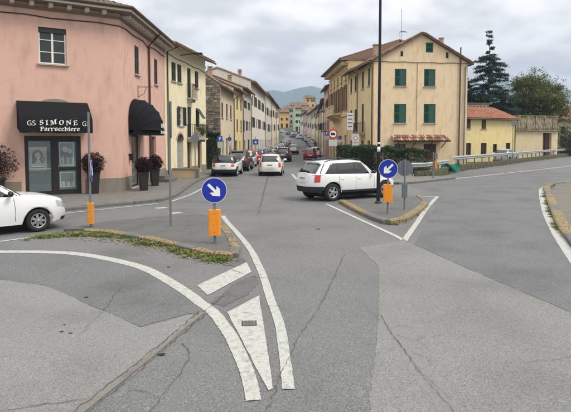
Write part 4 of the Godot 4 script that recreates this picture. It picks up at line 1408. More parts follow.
func grass_strip(label: String, path: Array, w: float, n: int) -> void:
	var s := st()
	for i in n / 45:
		var k := rng.randi() % (path.size() - 1)
		var c: Vector2 = path[k].lerp(path[k + 1], rng.randf())
		if sin(c.x * 5.1) * 0.5 + sin(c.x * 12.7 + 1.0) * 0.3 + rng.randf_range(-0.5, 0.9) < -0.2:
			continue
		c += Vector2(rng.randfn() * 0.25, rng.randfn() * 0.45) * w
		var tall := rng.randf_range(0.02, 0.075) * (1.5 if rng.randf() < 0.08 else 1.0)
		var g := rng.randf()
		var tone := Color(0.095, 0.15, 0.035).lerp(Color(0.28, 0.25, 0.12), g * g)
		var spread := rng.randf_range(0.02, 0.07)
		var broad := rng.randf() < 0.3
		for j in 45:
			var p := c + Vector2(rng.randfn(), rng.randfn()) * spread
			var hgt := tall * rng.randf_range(0.4, 1.15)
			var a := rng.randf() * TAU
			var d := Vector3(cos(a), 0, sin(a)) * (0.011 if broad else 0.0045)
			var b := V(p.x, p.y, 0.0)
			var away := (p - c) / spread * 0.5
			var bend := Vector3(away.x + rng.randf_range(-0.6, 0.6), 0, -away.y + rng.randf_range(-0.6, 0.6)) * hgt
			s.set_color(tone * rng.randf_range(0.6, 1.5))
			var m := b + bend * 0.4 + Vector3(0, hgt * 0.7, 0)
			for v in [b - d, b + d, m + d, b - d, m + d, m - d, m - d, m + d, b + bend + Vector3(0, hgt, 0)]:
				s.add_vertex(v)
	var o := part("grass", s, M.leaf, self)
	o.set_meta("kind", "stuff")
	tag(o, label, "grass")

func litter(label: String, path: Array, w: float, n: int) -> void:
	var s := st()
	for i in n:
		var k := rng.randi() % (path.size() - 1)
		var c: Vector2 = path[k].lerp(path[k + 1], rng.randf()) + Vector2(rng.randfn(), rng.randfn()) * w
		s.set_color(Color(0.2, 0.13, 0.07).lerp(Color(0.34, 0.27, 0.17), rng.randf()) * rng.randf_range(0.6, 1.2))
		var l := rng.randf_range(0.012, 0.045)
		var a := rng.randf() * TAU
		var d := Vector3(cos(a), rng.randf_range(-0.1, 0.25), sin(a)) * l
		var e := Vector3(-sin(a), rng.randf_range(-0.1, 0.3), cos(a)) * l * 0.6
		var b := V(c.x, c.y, 0.018)
		for v in [b - d, b + e, b + d, b - d, b + d, b - e]:
			s.add_vertex(v)
	var o := part("dry_leaves", s, M.leaf, self)
	o.set_meta("kind", "stuff")
	tag(o, label, "leaves")

# ---------- cars ----------
# local axes: x forwards, y up, z sideways; origin on the ground under the middle
func car_spec(kind: String) -> Dictionary:
	var base := {"n": 6.0, "sill": 0.24, "r": 0.315, "tyre": 0.2}
	var k := {}
	match kind:
		"suv":
			k = {"L": 4.48, "W": 1.82, "H": 1.65, "fall": 0.075, "n": 4.6, "belt": 1.02, "hood": 1.03, "nose": 0.9, "tail": 1.11, "r": 0.36, "sill": 0.34, "ax": [1.4, -1.33], "g": [1.08, 0.38, -1.72, -2.17], "gw": [0.83, 0.66], "side": [[0.62, -0.16, 0.2, -0.14], [-0.24, -1.02, -0.22, -1.0], [-1.1, -1.66, -1.08, -1.3]]}
		"hatch":
			k = {"L": 4.03, "W": 1.69, "H": 1.49, "belt": 0.93, "hood": 0.94, "nose": 0.74, "tail": 0.95, "r": 0.305, "ax": [1.27, -1.24], "g": [1.12, 0.3, -1.62, -1.92], "gw": [0.77, 0.58], "side": [[0.78, -0.12, 0.12, -0.1], [-0.2, -0.98, -0.18, -0.94], [-1.06, -1.45, -1.02, -1.26]]}
		"sedan":
			k = {"L": 4.36, "W": 1.74, "H": 1.5, "belt": 0.94, "hood": 0.97, "nose": 0.76, "tail": 1.0, "r": 0.305, "ax": [1.36, -1.27], "g": [1.1, 0.28, -1.2, -1.72], "gw": [0.78, 0.59], "side": [[0.72, -0.16, 0.1, -0.14], [-0.24, -1.0, -0.22, -0.92], [-1.08, -1.32, -1.0, -1.08]]}
		"mini":
			k = {"L": 4.05, "W": 1.79, "H": 1.45, "belt": 0.93, "hood": 0.95, "nose": 0.82, "tail": 0.93, "r": 0.325, "sill": 0.27, "ax": [1.28, -1.3], "g": [0.95, 0.42, -1.72, -1.96], "gw": [0.82, 0.66], "side": [[0.7, -0.1, 0.3, -0.08], [-0.18, -0.96, -0.16, -0.94], [-1.04, -1.6, -1.02, -1.45]]}
	base.merge(k, true)
	return base

func se(a: float, n: float) -> Vector2:
	return Vector2(signf(cos(a)) * pow(absf(cos(a)), 2.0 / n), signf(sin(a)) * pow(absf(sin(a)), 2.0 / n))

# evenly spread unit outline of a rounded rectangle, returned as angles
func outline(n: float, count: int, asp: float) -> Array:
	var cum := [0.0]
	var angs := []
	var m := 1600
	var prev := se(0.0, n)
	for i in range(1, m + 1):
		var p := se(TAU * i / m, n)
		cum.append(cum[-1] + Vector2((p.x - prev.x) * asp, p.y - prev.y).length())
		prev = p
	var j := 0
	for i in count:
		var want: float = cum[-1] * i / count
		while j < m and cum[j + 1] < want:
			j += 1
		angs.append(TAU * (j + (want - cum[j]) / maxf(1e-9, cum[j + 1] - cum[j])) / m)
	return angs

func body_point(k: Dictionary, a: float, v: float, out := 0.0) -> Vector3:
	var q := se(a, k.n)
	var front: float = k.L / 2 - 0.1 * pow(absf(v - 0.4) / 0.6, 1.6)
	var rear: float = k.L / 2 - 0.07 * pow(absf(v - 0.45) / 0.55, 2.0)
	var x: float = q.x * (front if q.x > 0 else rear)
	var w: float = k.W / 2 * (1.0 - 0.055 * pow(absf(v - 0.55) / 0.55, 1.8))
	w *= 1.0 - 0.1 * pow(absf(x) / (k.L / 2), 4.0)
	var z := q.y * w
	var y: float = k.sill + (deck(k, x) - k.sill) * v
	if absf(x) > k.L * 0.42:
		y = maxf(y, k.sill + 0.02)
	if absf(q.y) > 0.7:
		for c in k.ax:
			var R: float = k.r + 0.055
			var dx: float = absf(x - c)
			if dx < R:
				y = maxf(y, k.r + sqrt(R * R - dx * dx))
	return Vector3(x, y, z) + Vector3(q.x, 0, q.y).normalized() * out

func deck(k: Dictionary, x: float) -> float:
	var f: float = k.g[0]
	if x > f:
		var u: float = (x - f) / (k.L / 2 - f)
		return lerpf(k.hood, k.nose, pow(u, 2.2))
	var r: float = k.g[3]
	if x < r:
		return k.tail - 0.04 * pow((r - x) / (k.L / 2 + r + 0.001), 2.0)
	return lerpf(k.tail, k.hood, (x - r) / (f - r))

func glass_point(k: Dictionary, a: float, v: float, out := 0.0) -> Vector3:
	var q := se(a, k.n)
	var f := lerpf(k.g[0], k.g[1], v) + 0.07 * sin(v * PI)
	var r := lerpf(k.g[3], k.g[2], v) - 0.05 * sin(v * PI)
	var mid := (f + r) / 2
	var x := mid + q.x * (f - r) / 2
	var w := lerpf(k.gw[0], k.gw[1], v) + 0.025 * sin(v * PI)
	var y := lerpf(deck(k, lerpf(k.g[3], k.g[0], (q.x + 1) / 2)) - 0.04, k.H - 0.07, v)
	y -= k.get("fall", 0.0) * v * pow(clampf((k.g[1] - x) / (k.g[1] - k.g[3]), 0.0, 1.0), 1.6)
	return Vector3(x, y, q.y * w) + Vector3(q.x, 0.25, q.y).normalized() * out

func body_patch(s: SurfaceTool, k: Dictionary, a0: float, a1: float, v0: float, v1: float, out := 0.008, na := 10, nv := 4) -> void:
	s.set_smooth_group(0)
	for i in na:
		for j in nv:
			var A0 := lerpf(a0, a1, float(i) / na)
			var A1 := lerpf(a0, a1, float(i + 1) / na)
			var V0 := lerpf(v0, v1, float(j) / nv)
			var V1 := lerpf(v0, v1, float(j + 1) / nv)
			quad(s, body_point(k, A0, V1, out), body_point(k, A1, V1, out), body_point(k, A1, V0, out), body_point(k, A0, V0, out))
	s.set_smooth_group(-1)

# a pane on the side of the cabin: x limits at its foot and head
func side_pane(s: SurfaceTool, k: Dictionary, w: Array, sg: float, v0 := 0.1, v1 := 0.9, out := 0.007) -> void:
	s.set_smooth_group(0)
	var P := func(u: float, v: float) -> Vector3:
		var x := lerpf(lerpf(w[0], w[2], (v - v0) / (v1 - v0)), lerpf(w[1], w[3], (v - v0) / (v1 - v0)), u)
		var f := lerpf(k.g[0], k.g[1], v) + 0.07 * sin(v * PI)
		var r := lerpf(k.g[3], k.g[2], v) - 0.05 * sin(v * PI)
		var qx := clampf((x - (f + r) / 2) / ((f - r) / 2), -0.999, 0.999)
		var q := pow(1.0 - pow(absf(qx), k.n), 1.0 / k.n)
		var ww := lerpf(k.gw[0], k.gw[1], v) + 0.025 * sin(v * PI)
		var y := lerpf(deck(k, lerpf(k.g[3], k.g[0], (qx + 1) / 2)) - 0.04, k.H - 0.07, v)
		y -= k.get("fall", 0.0) * v * pow(clampf((k.g[1] - x) / (k.g[1] - k.g[3]), 0.0, 1.0), 1.6)
		return Vector3(x, y + out * 0.25, (q * ww + out) * sg)
	for i in 8:
		for j in 4:
			var V0 := lerpf(v0, v1, j / 4.0)
			var V1 := lerpf(v0, v1, (j + 1) / 4.0)
			quad(s, P.call(i / 8.0, V1), P.call((i + 1) / 8.0, V1), P.call((i + 1) / 8.0, V0), P.call(i / 8.0, V0))
	s.set_smooth_group(-1)

func car_meshes(kind: String, fine: bool) -> Array:
	var key := kind + str(fine)
	if cache.has(key):
		return cache[key]
	var k := car_spec(kind)
	var out := []
	var N := 208 if fine else 88
	var lv := 9 if fine else 6
	var an := outline(k.n, N, k.L / k.W)
	# lower body and its deck
	var s := st(true)
	for j in lv - 1:
		for i in N:
			var a0: float = an[i]
			var a1: float = an[(i + 1) % N]
			quad(s, body_point(k, a0, (j + 1.0) / (lv - 1)), body_point(k, a1, (j + 1.0) / (lv - 1)), body_point(k, a1, float(j) / (lv - 1)), body_point(k, a0, float(j) / (lv - 1)))
	var h2 := N / 2
	for i in range(0, h2):
		var p0 := body_point(k, an[i], 1.0)
		var p1 := body_point(k, an[i + 1], 1.0)
		var nz := 8
		for z in nz:
			var P := func(p: Vector3, u: float) -> Vector3:
				var f := 2.0 * u - 1.0
				return Vector3(p.x, p.y + 0.035 * (1.0 - f * f) * minf(1.0, p.z * 3.0), p.z * -f)
			quad(s, P.call(p0, float(z) / nz), P.call(p0, (z + 1.0) / nz), P.call(p1, (z + 1.0) / nz), P.call(p1, float(z) / nz))
	out.append(["body", mesh_of(s), "paint"])
	# cabin shell
	s = st(true)
	var n2 := 96 if fine else 56
	var ang := outline(k.n, n2, 1.6)
	for j in 6:
		for i in n2:
			var a0: float = ang[i]
			var a1: float = ang[(i + 1) % n2]
			quad(s, glass_point(k, a0, (j + 1.0) / 6), glass_point(k, a1, (j + 1.0) / 6), glass_point(k, a1, j / 6.0), glass_point(k, a0, j / 6.0))
	var shell := mesh_of(s)
	s = st(true)
	for i in n2 / 2:
		for z in 8:
			var P := func(a: float, u: float) -> Vector3:
				var p := glass_point(k, a, 1.0)
				var f := 2.0 * u - 1.0
				var e: float = absf(p.x - (k.g[1] + k.g[2]) / 2) / ((k.g[1] - k.g[2]) / 2)
				return Vector3(p.x, p.y + 0.07 * (1.0 - pow(absf(f), 2.5)) * (1.0 - pow(minf(e, 1.0), 3.0)), p.z * -f)
			quad(s, P.call(ang[i], z / 8.0), P.call(ang[i], (z + 1) / 8.0), P.call(ang[i + 1], (z + 1) / 8.0), P.call(ang[i + 1], z / 8.0))
	out.append(["pillars", shell, "roof" if kind == "mini" else "paint"])
	out.append(["roof", mesh_of(s), "roof"])
	# glazing
	for fr in [0.0, PI]:
		s = st(true)
		for i in 12:
			for j in 4:
				# panes end a pillar's width before the corner
				var A := func(t: float) -> float:
					var z := lerpf(-0.9, 0.9, t)
					var sa := signf(z) * asin(pow(absf(z), k.n / 2.0))
					return sa if fr == 0.0 else PI - sa
				quad(s, glass_point(k, A.call(i / 12.0), 0.1 + 0.82 * (j + 1) / 4.0, 0.008), glass_point(k, A.call((i + 1) / 12.0), 0.1 + 0.82 * (j + 1) / 4.0, 0.008), glass_point(k, A.call((i + 1) / 12.0), 0.1 + 0.82 * j / 4.0, 0.008), glass_point(k, A.call(i / 12.0), 0.1 + 0.82 * j / 4.0, 0.008))
		out.append(["windscreen" if fr == 0.0 else "rear_window", mesh_of(s), "car_glass"])
	for sg in [-1.0, 1.0]:
		s = st(true)
		var wl = k.side[-1]
		side_pane(s, k, [k.side[0][0] + 0.03, wl[1] - 0.02, k.side[0][2] + 0.02, wl[3] - 0.02], sg, 0.07, 0.93, 0.0035)
		out.append(["window_surround", mesh_of(s), "plastic"])
		for w in k.side:
			s = st(true)
			side_pane(s, k, w, sg)
			out.append(["side_window", mesh_of(s), "car_glass"])
	# black skirts and bumper lips
	s = st(true)
	if kind in ["suv", "mini"]:
		body_patch(s, k, 0, TAU, 0.0, 0.13, 0.006, N, 1)
		body_patch(s, k, PI - 1.0, PI + 1.0, 0.0, 0.34, 0.012, 24, 3)
		body_patch(s, k, -0.9, 0.9, 0.0, 0.24, 0.012, 24, 3)
	else:
		body_patch(s, k, PI - 0.75, PI + 0.75, 0.0, 0.12, 0.008, 20, 2)
		body_patch(s, k, -0.7, 0.7, 0.02, 0.2, 0.008, 20, 2)
	out.append(["skirt", mesh_of(s), "plastic"])
	s = st(true)
	body_patch(s, k, -0.18, 0.18, 0.55, 0.78, 0.008, 10, 2)
	out.append(["grille", mesh_of(s), "plastic"])
	for sg in [-1.0, 1.0]:
		s = st(true)
		body_patch(s, k, sg * 0.3, sg * 0.86, 0.66, 0.9, 0.009, 12, 3)
		out.append(["headlight", mesh_of(s), "head_light"])
		s = st(true)
		match kind:
			"suv":
				body_patch(s, k, PI - sg * 0.56, PI - sg * 0.84, 0.57, 0.97, 0.012, 12, 3)
			"hatch":
				body_patch(s, k, PI - sg * 0.44, PI - sg * 0.84, 0.52, 0.99, 0.012, 12, 3)
			"mini":
				body_patch(s, k, PI - sg * 0.28, PI - sg * 0.72, 0.62, 0.86, 0.012, 12, 3)
			_:
				body_patch(s, k, PI - sg * 0.36, PI - sg * 0.82, 0.62, 0.9, 0.012, 12, 3)
		out.append(["tail_light", mesh_of(s), "tail_light"])
	# under the floor, plates, mirrors, handles, seams
	s = st()
	box(s, Vector3(0, (k.sill + 0.45) / 2, 0), Vector3(k.L - 1.0, k.sill + 0.1, k.W - 0.46))
	out.append(["underbody", mesh_of(s), "underbody"])
	for e in [[PI, 0.62 if kind == "suv" else 0.5], [0.0, 0.32]]:
		s = st()
		var p := body_point(k, e[0], e[1], 0.02)
		box(s, p, Vector3(0.015, 0.12, 0.5))
		out.append(["number_plate", mesh_of(s), "plate"])
	for sg in [-1.0, 1.0]:
		s = st(true)
		var mx: float = k.g[0] - 0.42
		var my: float = k.hood + 0.1
		lathe(s, [Vector2(0.0, -0.09), Vector2(0.075, -0.07), Vector2(0.095, 0.0), Vector2(0.075, 0.07), Vector2(0.0, 0.09)], Transform3D(Basis.IDENTITY.scaled(Vector3(0.75, 0.85, 1.35)), Vector3(mx, my, sg * (k.W / 2 + 0.07))), 12)
		tube(s, [Vector3(mx, my - 0.05, sg * (k.W / 2 - 0.1)), Vector3(mx, my - 0.03, sg * (k.W / 2 + 0.03))], 0.025, -1.0, 6)
		out.append(["wing_mirror", mesh_of(s), "plastic" if kind == "suv" or kind == "sedan" else "paint"])
		if fine:
			for x in [k.side[0][1] + 0.08, k.side[1][1] + 0.06]:
				s = st()
				box(s, Vector3(x + 0.08, k.belt - 0.13, sg * (k.W / 2 - 0.005)), Vector3(0.17, 0.028, 0.03))
				out.append(["door_handle", mesh_of(s), "paint"])
			s = st(true)
			for x in [k.g[0] - 0.3, k.side[0][1] - 0.04, k.side[1][1] - 0.02]:
				# a shut line follows the flank from sill to belt
				var pts := []
				for i in 9:
					var v := 0.14 + 0.84 * i / 8.0
					var qx: float = clampf(x / (k.L / 2), -0.99, 0.99)
					var a := acos(signf(qx) * pow(absf(qx), k.n / 2.0))
					pts.append(body_point(k, a * sg, v, 0.0))
				tube(s, pts, 0.006, -1.0, 4)
			out.append(["shut_line", mesh_of(s), "underbody"])
	s = st()
	var hy: float = k.tail - 0.06
	box(s, Vector3(-k.L / 2 + 0.005, hy - 0.12, 0), Vector3(0.03, 0.035, 0.34))
	out.append(["tailgate_handle", mesh_of(s), "rim" if kind == "suv" else "plastic"])
	s = st()
	var wp := glass_point(k, PI, 0.12, 0.02)
	var wq := glass_point(k, PI + 0.25, 0.5, 0.02)
	tube(s, [wp, wq], 0.009, -1.0, 5)
	out.append(["rear_wiper", mesh_of(s), "plastic"])
	if kind == "suv":
		for sg in [-1.0, 1.0]:
			s = st(true)
			tube(s, [Vector3(0.25, k.H - 0.05, sg * 0.57), Vector3(0.1, k.H + 0.03, sg * 0.58), Vector3(-1.3, k.H - 0.01, sg * 0.58), Vector3(-1.55, k.H - 0.09, sg * 0.57)], 0.02, -1.0, 6)
			out.append(["roof_rail", mesh_of(s), "plastic"])
		s = st()
		box(s, Vector3(k.g[2] + 0.02, k.H - 0.1, 0), Vector3(0.2, 0.035, 0.95))
		out.append(["spoiler", mesh_of(s), "paint"])
	cache[key] = out
	return out

func wheel_meshes(r: float, w: float, spokes: int, fine: bool) -> Array:
	var key := "wheel%.3f_%d_%s" % [r, spokes, fine]
	if cache.has(key):
		return cache[key]
	var n := 32 if fine else 18
	var turn := Transform3D(Basis(Vector3.RIGHT, PI / 2), Vector3.ZERO)
	var s := st(true)
	var ri := r * 0.64
	lathe(s, [Vector2(ri, -w / 2), Vector2(r * 0.93, -w / 2), Vector2(r, -w / 2 + 0.03), Vector2(r, w / 2 - 0.03), Vector2(r * 0.93, w / 2), Vector2(ri + 0.01, w / 2), Vector2(ri, w / 2 - 0.02), Vector2(ri * 0.98, 0.0), Vector2(0.0, 0.0)], turn, n)
	var tyre := mesh_of(s)
	s = st(true)
	lathe(s, [Vector2(ri * 1.0, w / 2 - 0.006), Vector2(ri * 0.9, w / 2 + 0.002), Vector2(ri * 0.86, w / 2 - 0.035)], turn, n)
	lathe(s, [Vector2(ri * 0.2, w / 2 - 0.04), Vector2(ri * 0.2, w / 2 - 0.008), Vector2(0.0, w / 2 - 0.003)], turn, 14)
	for i in spokes:
		var a := TAU * i / spokes
		var d := Vector3(cos(a), sin(a), 0)
		var p := Vector3(-sin(a), cos(a), 0)
		var wi := ri * (0.36 if spokes < 6 else 0.3)
		var f := w / 2 - 0.012
		slab(s, d * ri * 0.12 + p * wi * 0.5 + Vector3(0, 0, f - 0.03), d * ri * 0.92 + p * wi * 0.62 + Vector3(0, 0, f - 0.035), d * ri * 0.92 - p * wi * 0.62 + Vector3(0, 0, f - 0.035), d * ri * 0.12 - p * wi * 0.5 + Vector3(0, 0, f - 0.03), Vector3(0, 0, 0.03))
	cache[key] = [tyre, mesh_of(s)]
	return cache[key]

func car(kind: String, label: String, at: Vector2, heading: Vector2, color: Color, o := {}) -> Node3D:
	var fine: bool = o.get("fine", false)
	var t := thing("car", label, "car", V(at.x, at.y, o.get("y", 0.0)), atan2(heading.y, heading.x), o.get("group", "cars in the street"))
	var k := car_spec(kind)
	for p in car_meshes(kind, fine):
		var m: Material
		if p[2] == "paint":
			m = paint(color)
		elif p[2] == "roof":
			m = paint(o.get("roof", color))
		else:
			m = M[p[2]]
		inst(p[0], p[1], m, t)
	var wm := wheel_meshes(k.r, k.tyre, o.get("spokes", 5), fine)
	for x in k.ax:
		for sg in [-1.0, 1.0]:
			var wn := Node3D.new()
			wn.name = "wheel"
			t.add_child(wn, true)
			wn.position = Vector3(x, k.r, sg * (k.W / 2 - k.tyre / 2 - 0.03))
			wn.rotation.y = 0.0 if sg > 0 else PI
			inst("tyre", wm[0], M.tyre, wn)
			inst("rim", wm[1], M.rim, wn)
	return t

# ---------- signs and street furniture ----------
func arrow_poly(sz: float) -> PackedVector2Array:
	var p := PackedVector2Array()
	for q in [Vector2(-0.12, 0.72), Vector2(0.12, 0.72), Vector2(0.12, -0.12), Vector2(0.42, 0.12), Vector2(0.42, -0.26), Vector2(0.0, -0.72), Vector2(-0.42, -0.26), Vector2(-0.42, 0.12), Vector2(-0.12, -0.12)]:
		p.append(q * sz)
	return p

func disc_sign(called: String, label: String, at: Vector2, face: float, dy: float, top: float, boxes: Array, arrow_turn: float, r := 0.29, pole_mat: Material = null) -> Node3D:
	var t := thing(called, label, "sign", V(at.x, at.y), face)
	var s := st()
	tube(s, [Vector3(0, 0, 0), Vector3(0, top, 0)], 0.03, -1.0, 12)
	part("pole", s, M.steel if pole_mat == null else pole_mat, t)
	var d := Transform3D(Basis.IDENTITY, Vector3(0, dy, 0.04))
	s = st()
	extrude(s, circle(r, 40), Transform3D.IDENTITY, 0.012)
	var plate := part("sign_plate", s, M.sign_back, t, d)
	s = st()
	extrude(s, circle(r * 0.995, 40), Transform3D(Basis.IDENTITY, Vector3(0, 0, 0.0125)), 0.002)
	part("white_rim", s, M.sign_white, plate)
	s = st()
	extrude(s, circle(r * 0.955, 40), Transform3D(Basis.IDENTITY, Vector3(0, 0, 0.0155)), 0.002)
	part("blue_face", s, M.sign_blue, plate)
	s = st()
	extrude(s, arrow_poly(r * 0.92), Transform3D(Basis(Vector3.BACK, arrow_turn), Vector3(0, 0, 0.0185)), 0.002)
	part("arrow", s, M.sign_white, plate)
	s = st()
	box(s, Vector3(0, dy - 0.12, 0.028), Vector3(0.1, 0.05, 0.03))
	box(s, Vector3(0, dy + 0.12, 0.028), Vector3(0.1, 0.05, 0.03))
	part("clamp", s, M.steel, t)
	for b in boxes:
		s = st()
		var poly := PackedVector2Array()
		for c in [[1, 1], [-1, 1], [-1, -1], [1, -1]]:
			for q in 4:
				var a := (q / 3.0) * PI / 2 + (0.0 if c[0] > 0 and c[1] > 0 else (PI / 2 if c[1] > 0 else (PI if c[0] < 0 else PI * 1.5)))
				poly.append(Vector2(c[0] * (b[2] / 2 - 0.04), c[1] * (b[2] * 0.3 - 0.03)) + Vector2(cos(a), sin(a)) * 0.03)
		extrude(s, poly, Transform3D(Basis(Vector3.RIGHT, -PI / 2), Vector3(0, b[0], 0.0)), b[1] - b[0])
		var mb := part("marker_box", s, b[3], t)
		for by in [0.12, 0.88]:
			s = st()
			extrude(s, circle(0.012, 10), Transform3D(Basis.IDENTITY, Vector3(0, lerpf(b[0], b[1], by), b[2] * 0.3)), 0.008)
			part("bolt", s, M.steel, mb)
	for bx in [-0.6, 0.6]:
		s = st()
		extrude(s, circle(0.009, 8), Transform3D(Basis.IDENTITY, Vector3(bx * r, 0.0, 0.0205)), 0.004)
		part("bolt", s, M.sign_back, plate)
	return t

func plate_sign(label: String, at: Vector2, face: float, top: float, plates: Array, group := "street signs") -> Node3D:
	var t := thing("street_sign", label, "sign", V(at.x, at.y, gh(at.y)), face, group)
	var s := st()
	tube(s, [Vector3(0, 0, 0), Vector3(0, top, 0)], 0.03, -1.0, 10)
	part("pole", s, M.steel, t)
	for p in plates:          # [kind, y, w, h]
		var y: float = p[1]
		var w: float = p[2]
		var h: float = p[3]
		var f := Transform3D(Basis.IDENTITY, Vector3(0, y, 0.035))
		var id := Transform3D.IDENTITY
		match p[0]:
			"no_trucks":
				var d := _flat(t, "sign_plate", circle(w / 2, 36), M.sign_red, f, 0, 0.012)
				_flat(d, "white_face", circle(w * 0.36, 36), M.sign_white, id, 0.0125)
				_flat(d, "lorry_symbol", PackedVector2Array([Vector2(-0.24, -0.12) * w, Vector2(0.24, -0.12) * w, Vector2(0.24, 0.02) * w, Vector2(0.14, 0.12) * w, Vector2(0.05, 0.12) * w, Vector2(0.05, 0.14) * w, Vector2(-0.24, 0.14) * w]), M.sign_black, id, 0.016)
				for x in [-0.13, 0.13]:
					_flat(d, "lorry_symbol", circle(w * 0.05, 14, Vector2(x * w, -0.13 * w)), M.sign_black, id, 0.0155)
			"no_parking":
				var d := _flat(t, "sign_plate", circle(w / 2, 30), M.sign_red, f, 0, 0.012)
				_flat(d, "blue_face", circle(w * 0.38, 30), M.sign_mid_blue, id, 0.0125)
				var s2 := st()
				box(s2, Vector3(0, 0, 0.017), Vector3(w * 0.8, w * 0.11, 0.003), Basis(Vector3.BACK, -PI / 4))
				part("red_bar", s2, M.sign_red, d)
			"parking":
				var d := _flat(t, "sign_plate", rect(-w / 2, -h / 2, w, h), M.sign_mid_blue, f, 0, 0.012)
				text(d, "letter", "P", h * 0.72, M.sign_white, Transform3D(Basis.IDENTITY, Vector3(0, 0, 0.016)))
			"blue":
				var d := _flat(t, "sign_plate", rect(-w / 2, -h / 2, w, h), M.sign_mid_blue, f, 0, 0.012)
				_flat(d, "white_triangle", PackedVector2Array([Vector2(-0.3 * w, -0.25 * h), Vector2(0.3 * w, -0.25 * h), Vector2(0, 0.3 * h)]), M.sign_white, id, 0.0125)
			"white":
				_flat(t, "sign_plate", rect(-w / 2, -h / 2, w, h), M.sign_grey, f, 0, 0.012)
			"lines":
				var d := _flat(t, "sign_plate", rect(-w / 2, -h / 2, w, h), M.sign_white, f, 0, 0.012)
				for i in 4:
					_flat(d, "print", rect(-w * (0.4 - 0.05 * (i % 2)), h * (0.32 - 0.22 * i), w * (0.78 - 0.1 * (i % 2)), h * 0.07), M.sign_back, id, 0.0125)
			"diamond":
				var d := _flat(t, "sign_plate", rect(-w / 2, -h / 2, w, h), M.sign_grey, f, 0, 0.012)
				_flat(d, "red_diamond", PackedVector2Array([Vector2(-0.34 * w, 0), Vector2(0, -0.34 * w), Vector2(0.34 * w, 0), Vector2(0, 0.34 * w)]), M.sign_red, id, 0.0125)
				_flat(d, "white_face", PackedVector2Array([Vector2(-0.22 * w, 0), Vector2(0, -0.22 * w), Vector2(0.22 * w, 0), Vector2(0, 0.22 * w)]), M.sign_white, id, 0.0155)
			"back":
				_flat(t, "sign_plate", circle(w / 2, 30), M.sign_back, f, 0, 0.012)
	return t

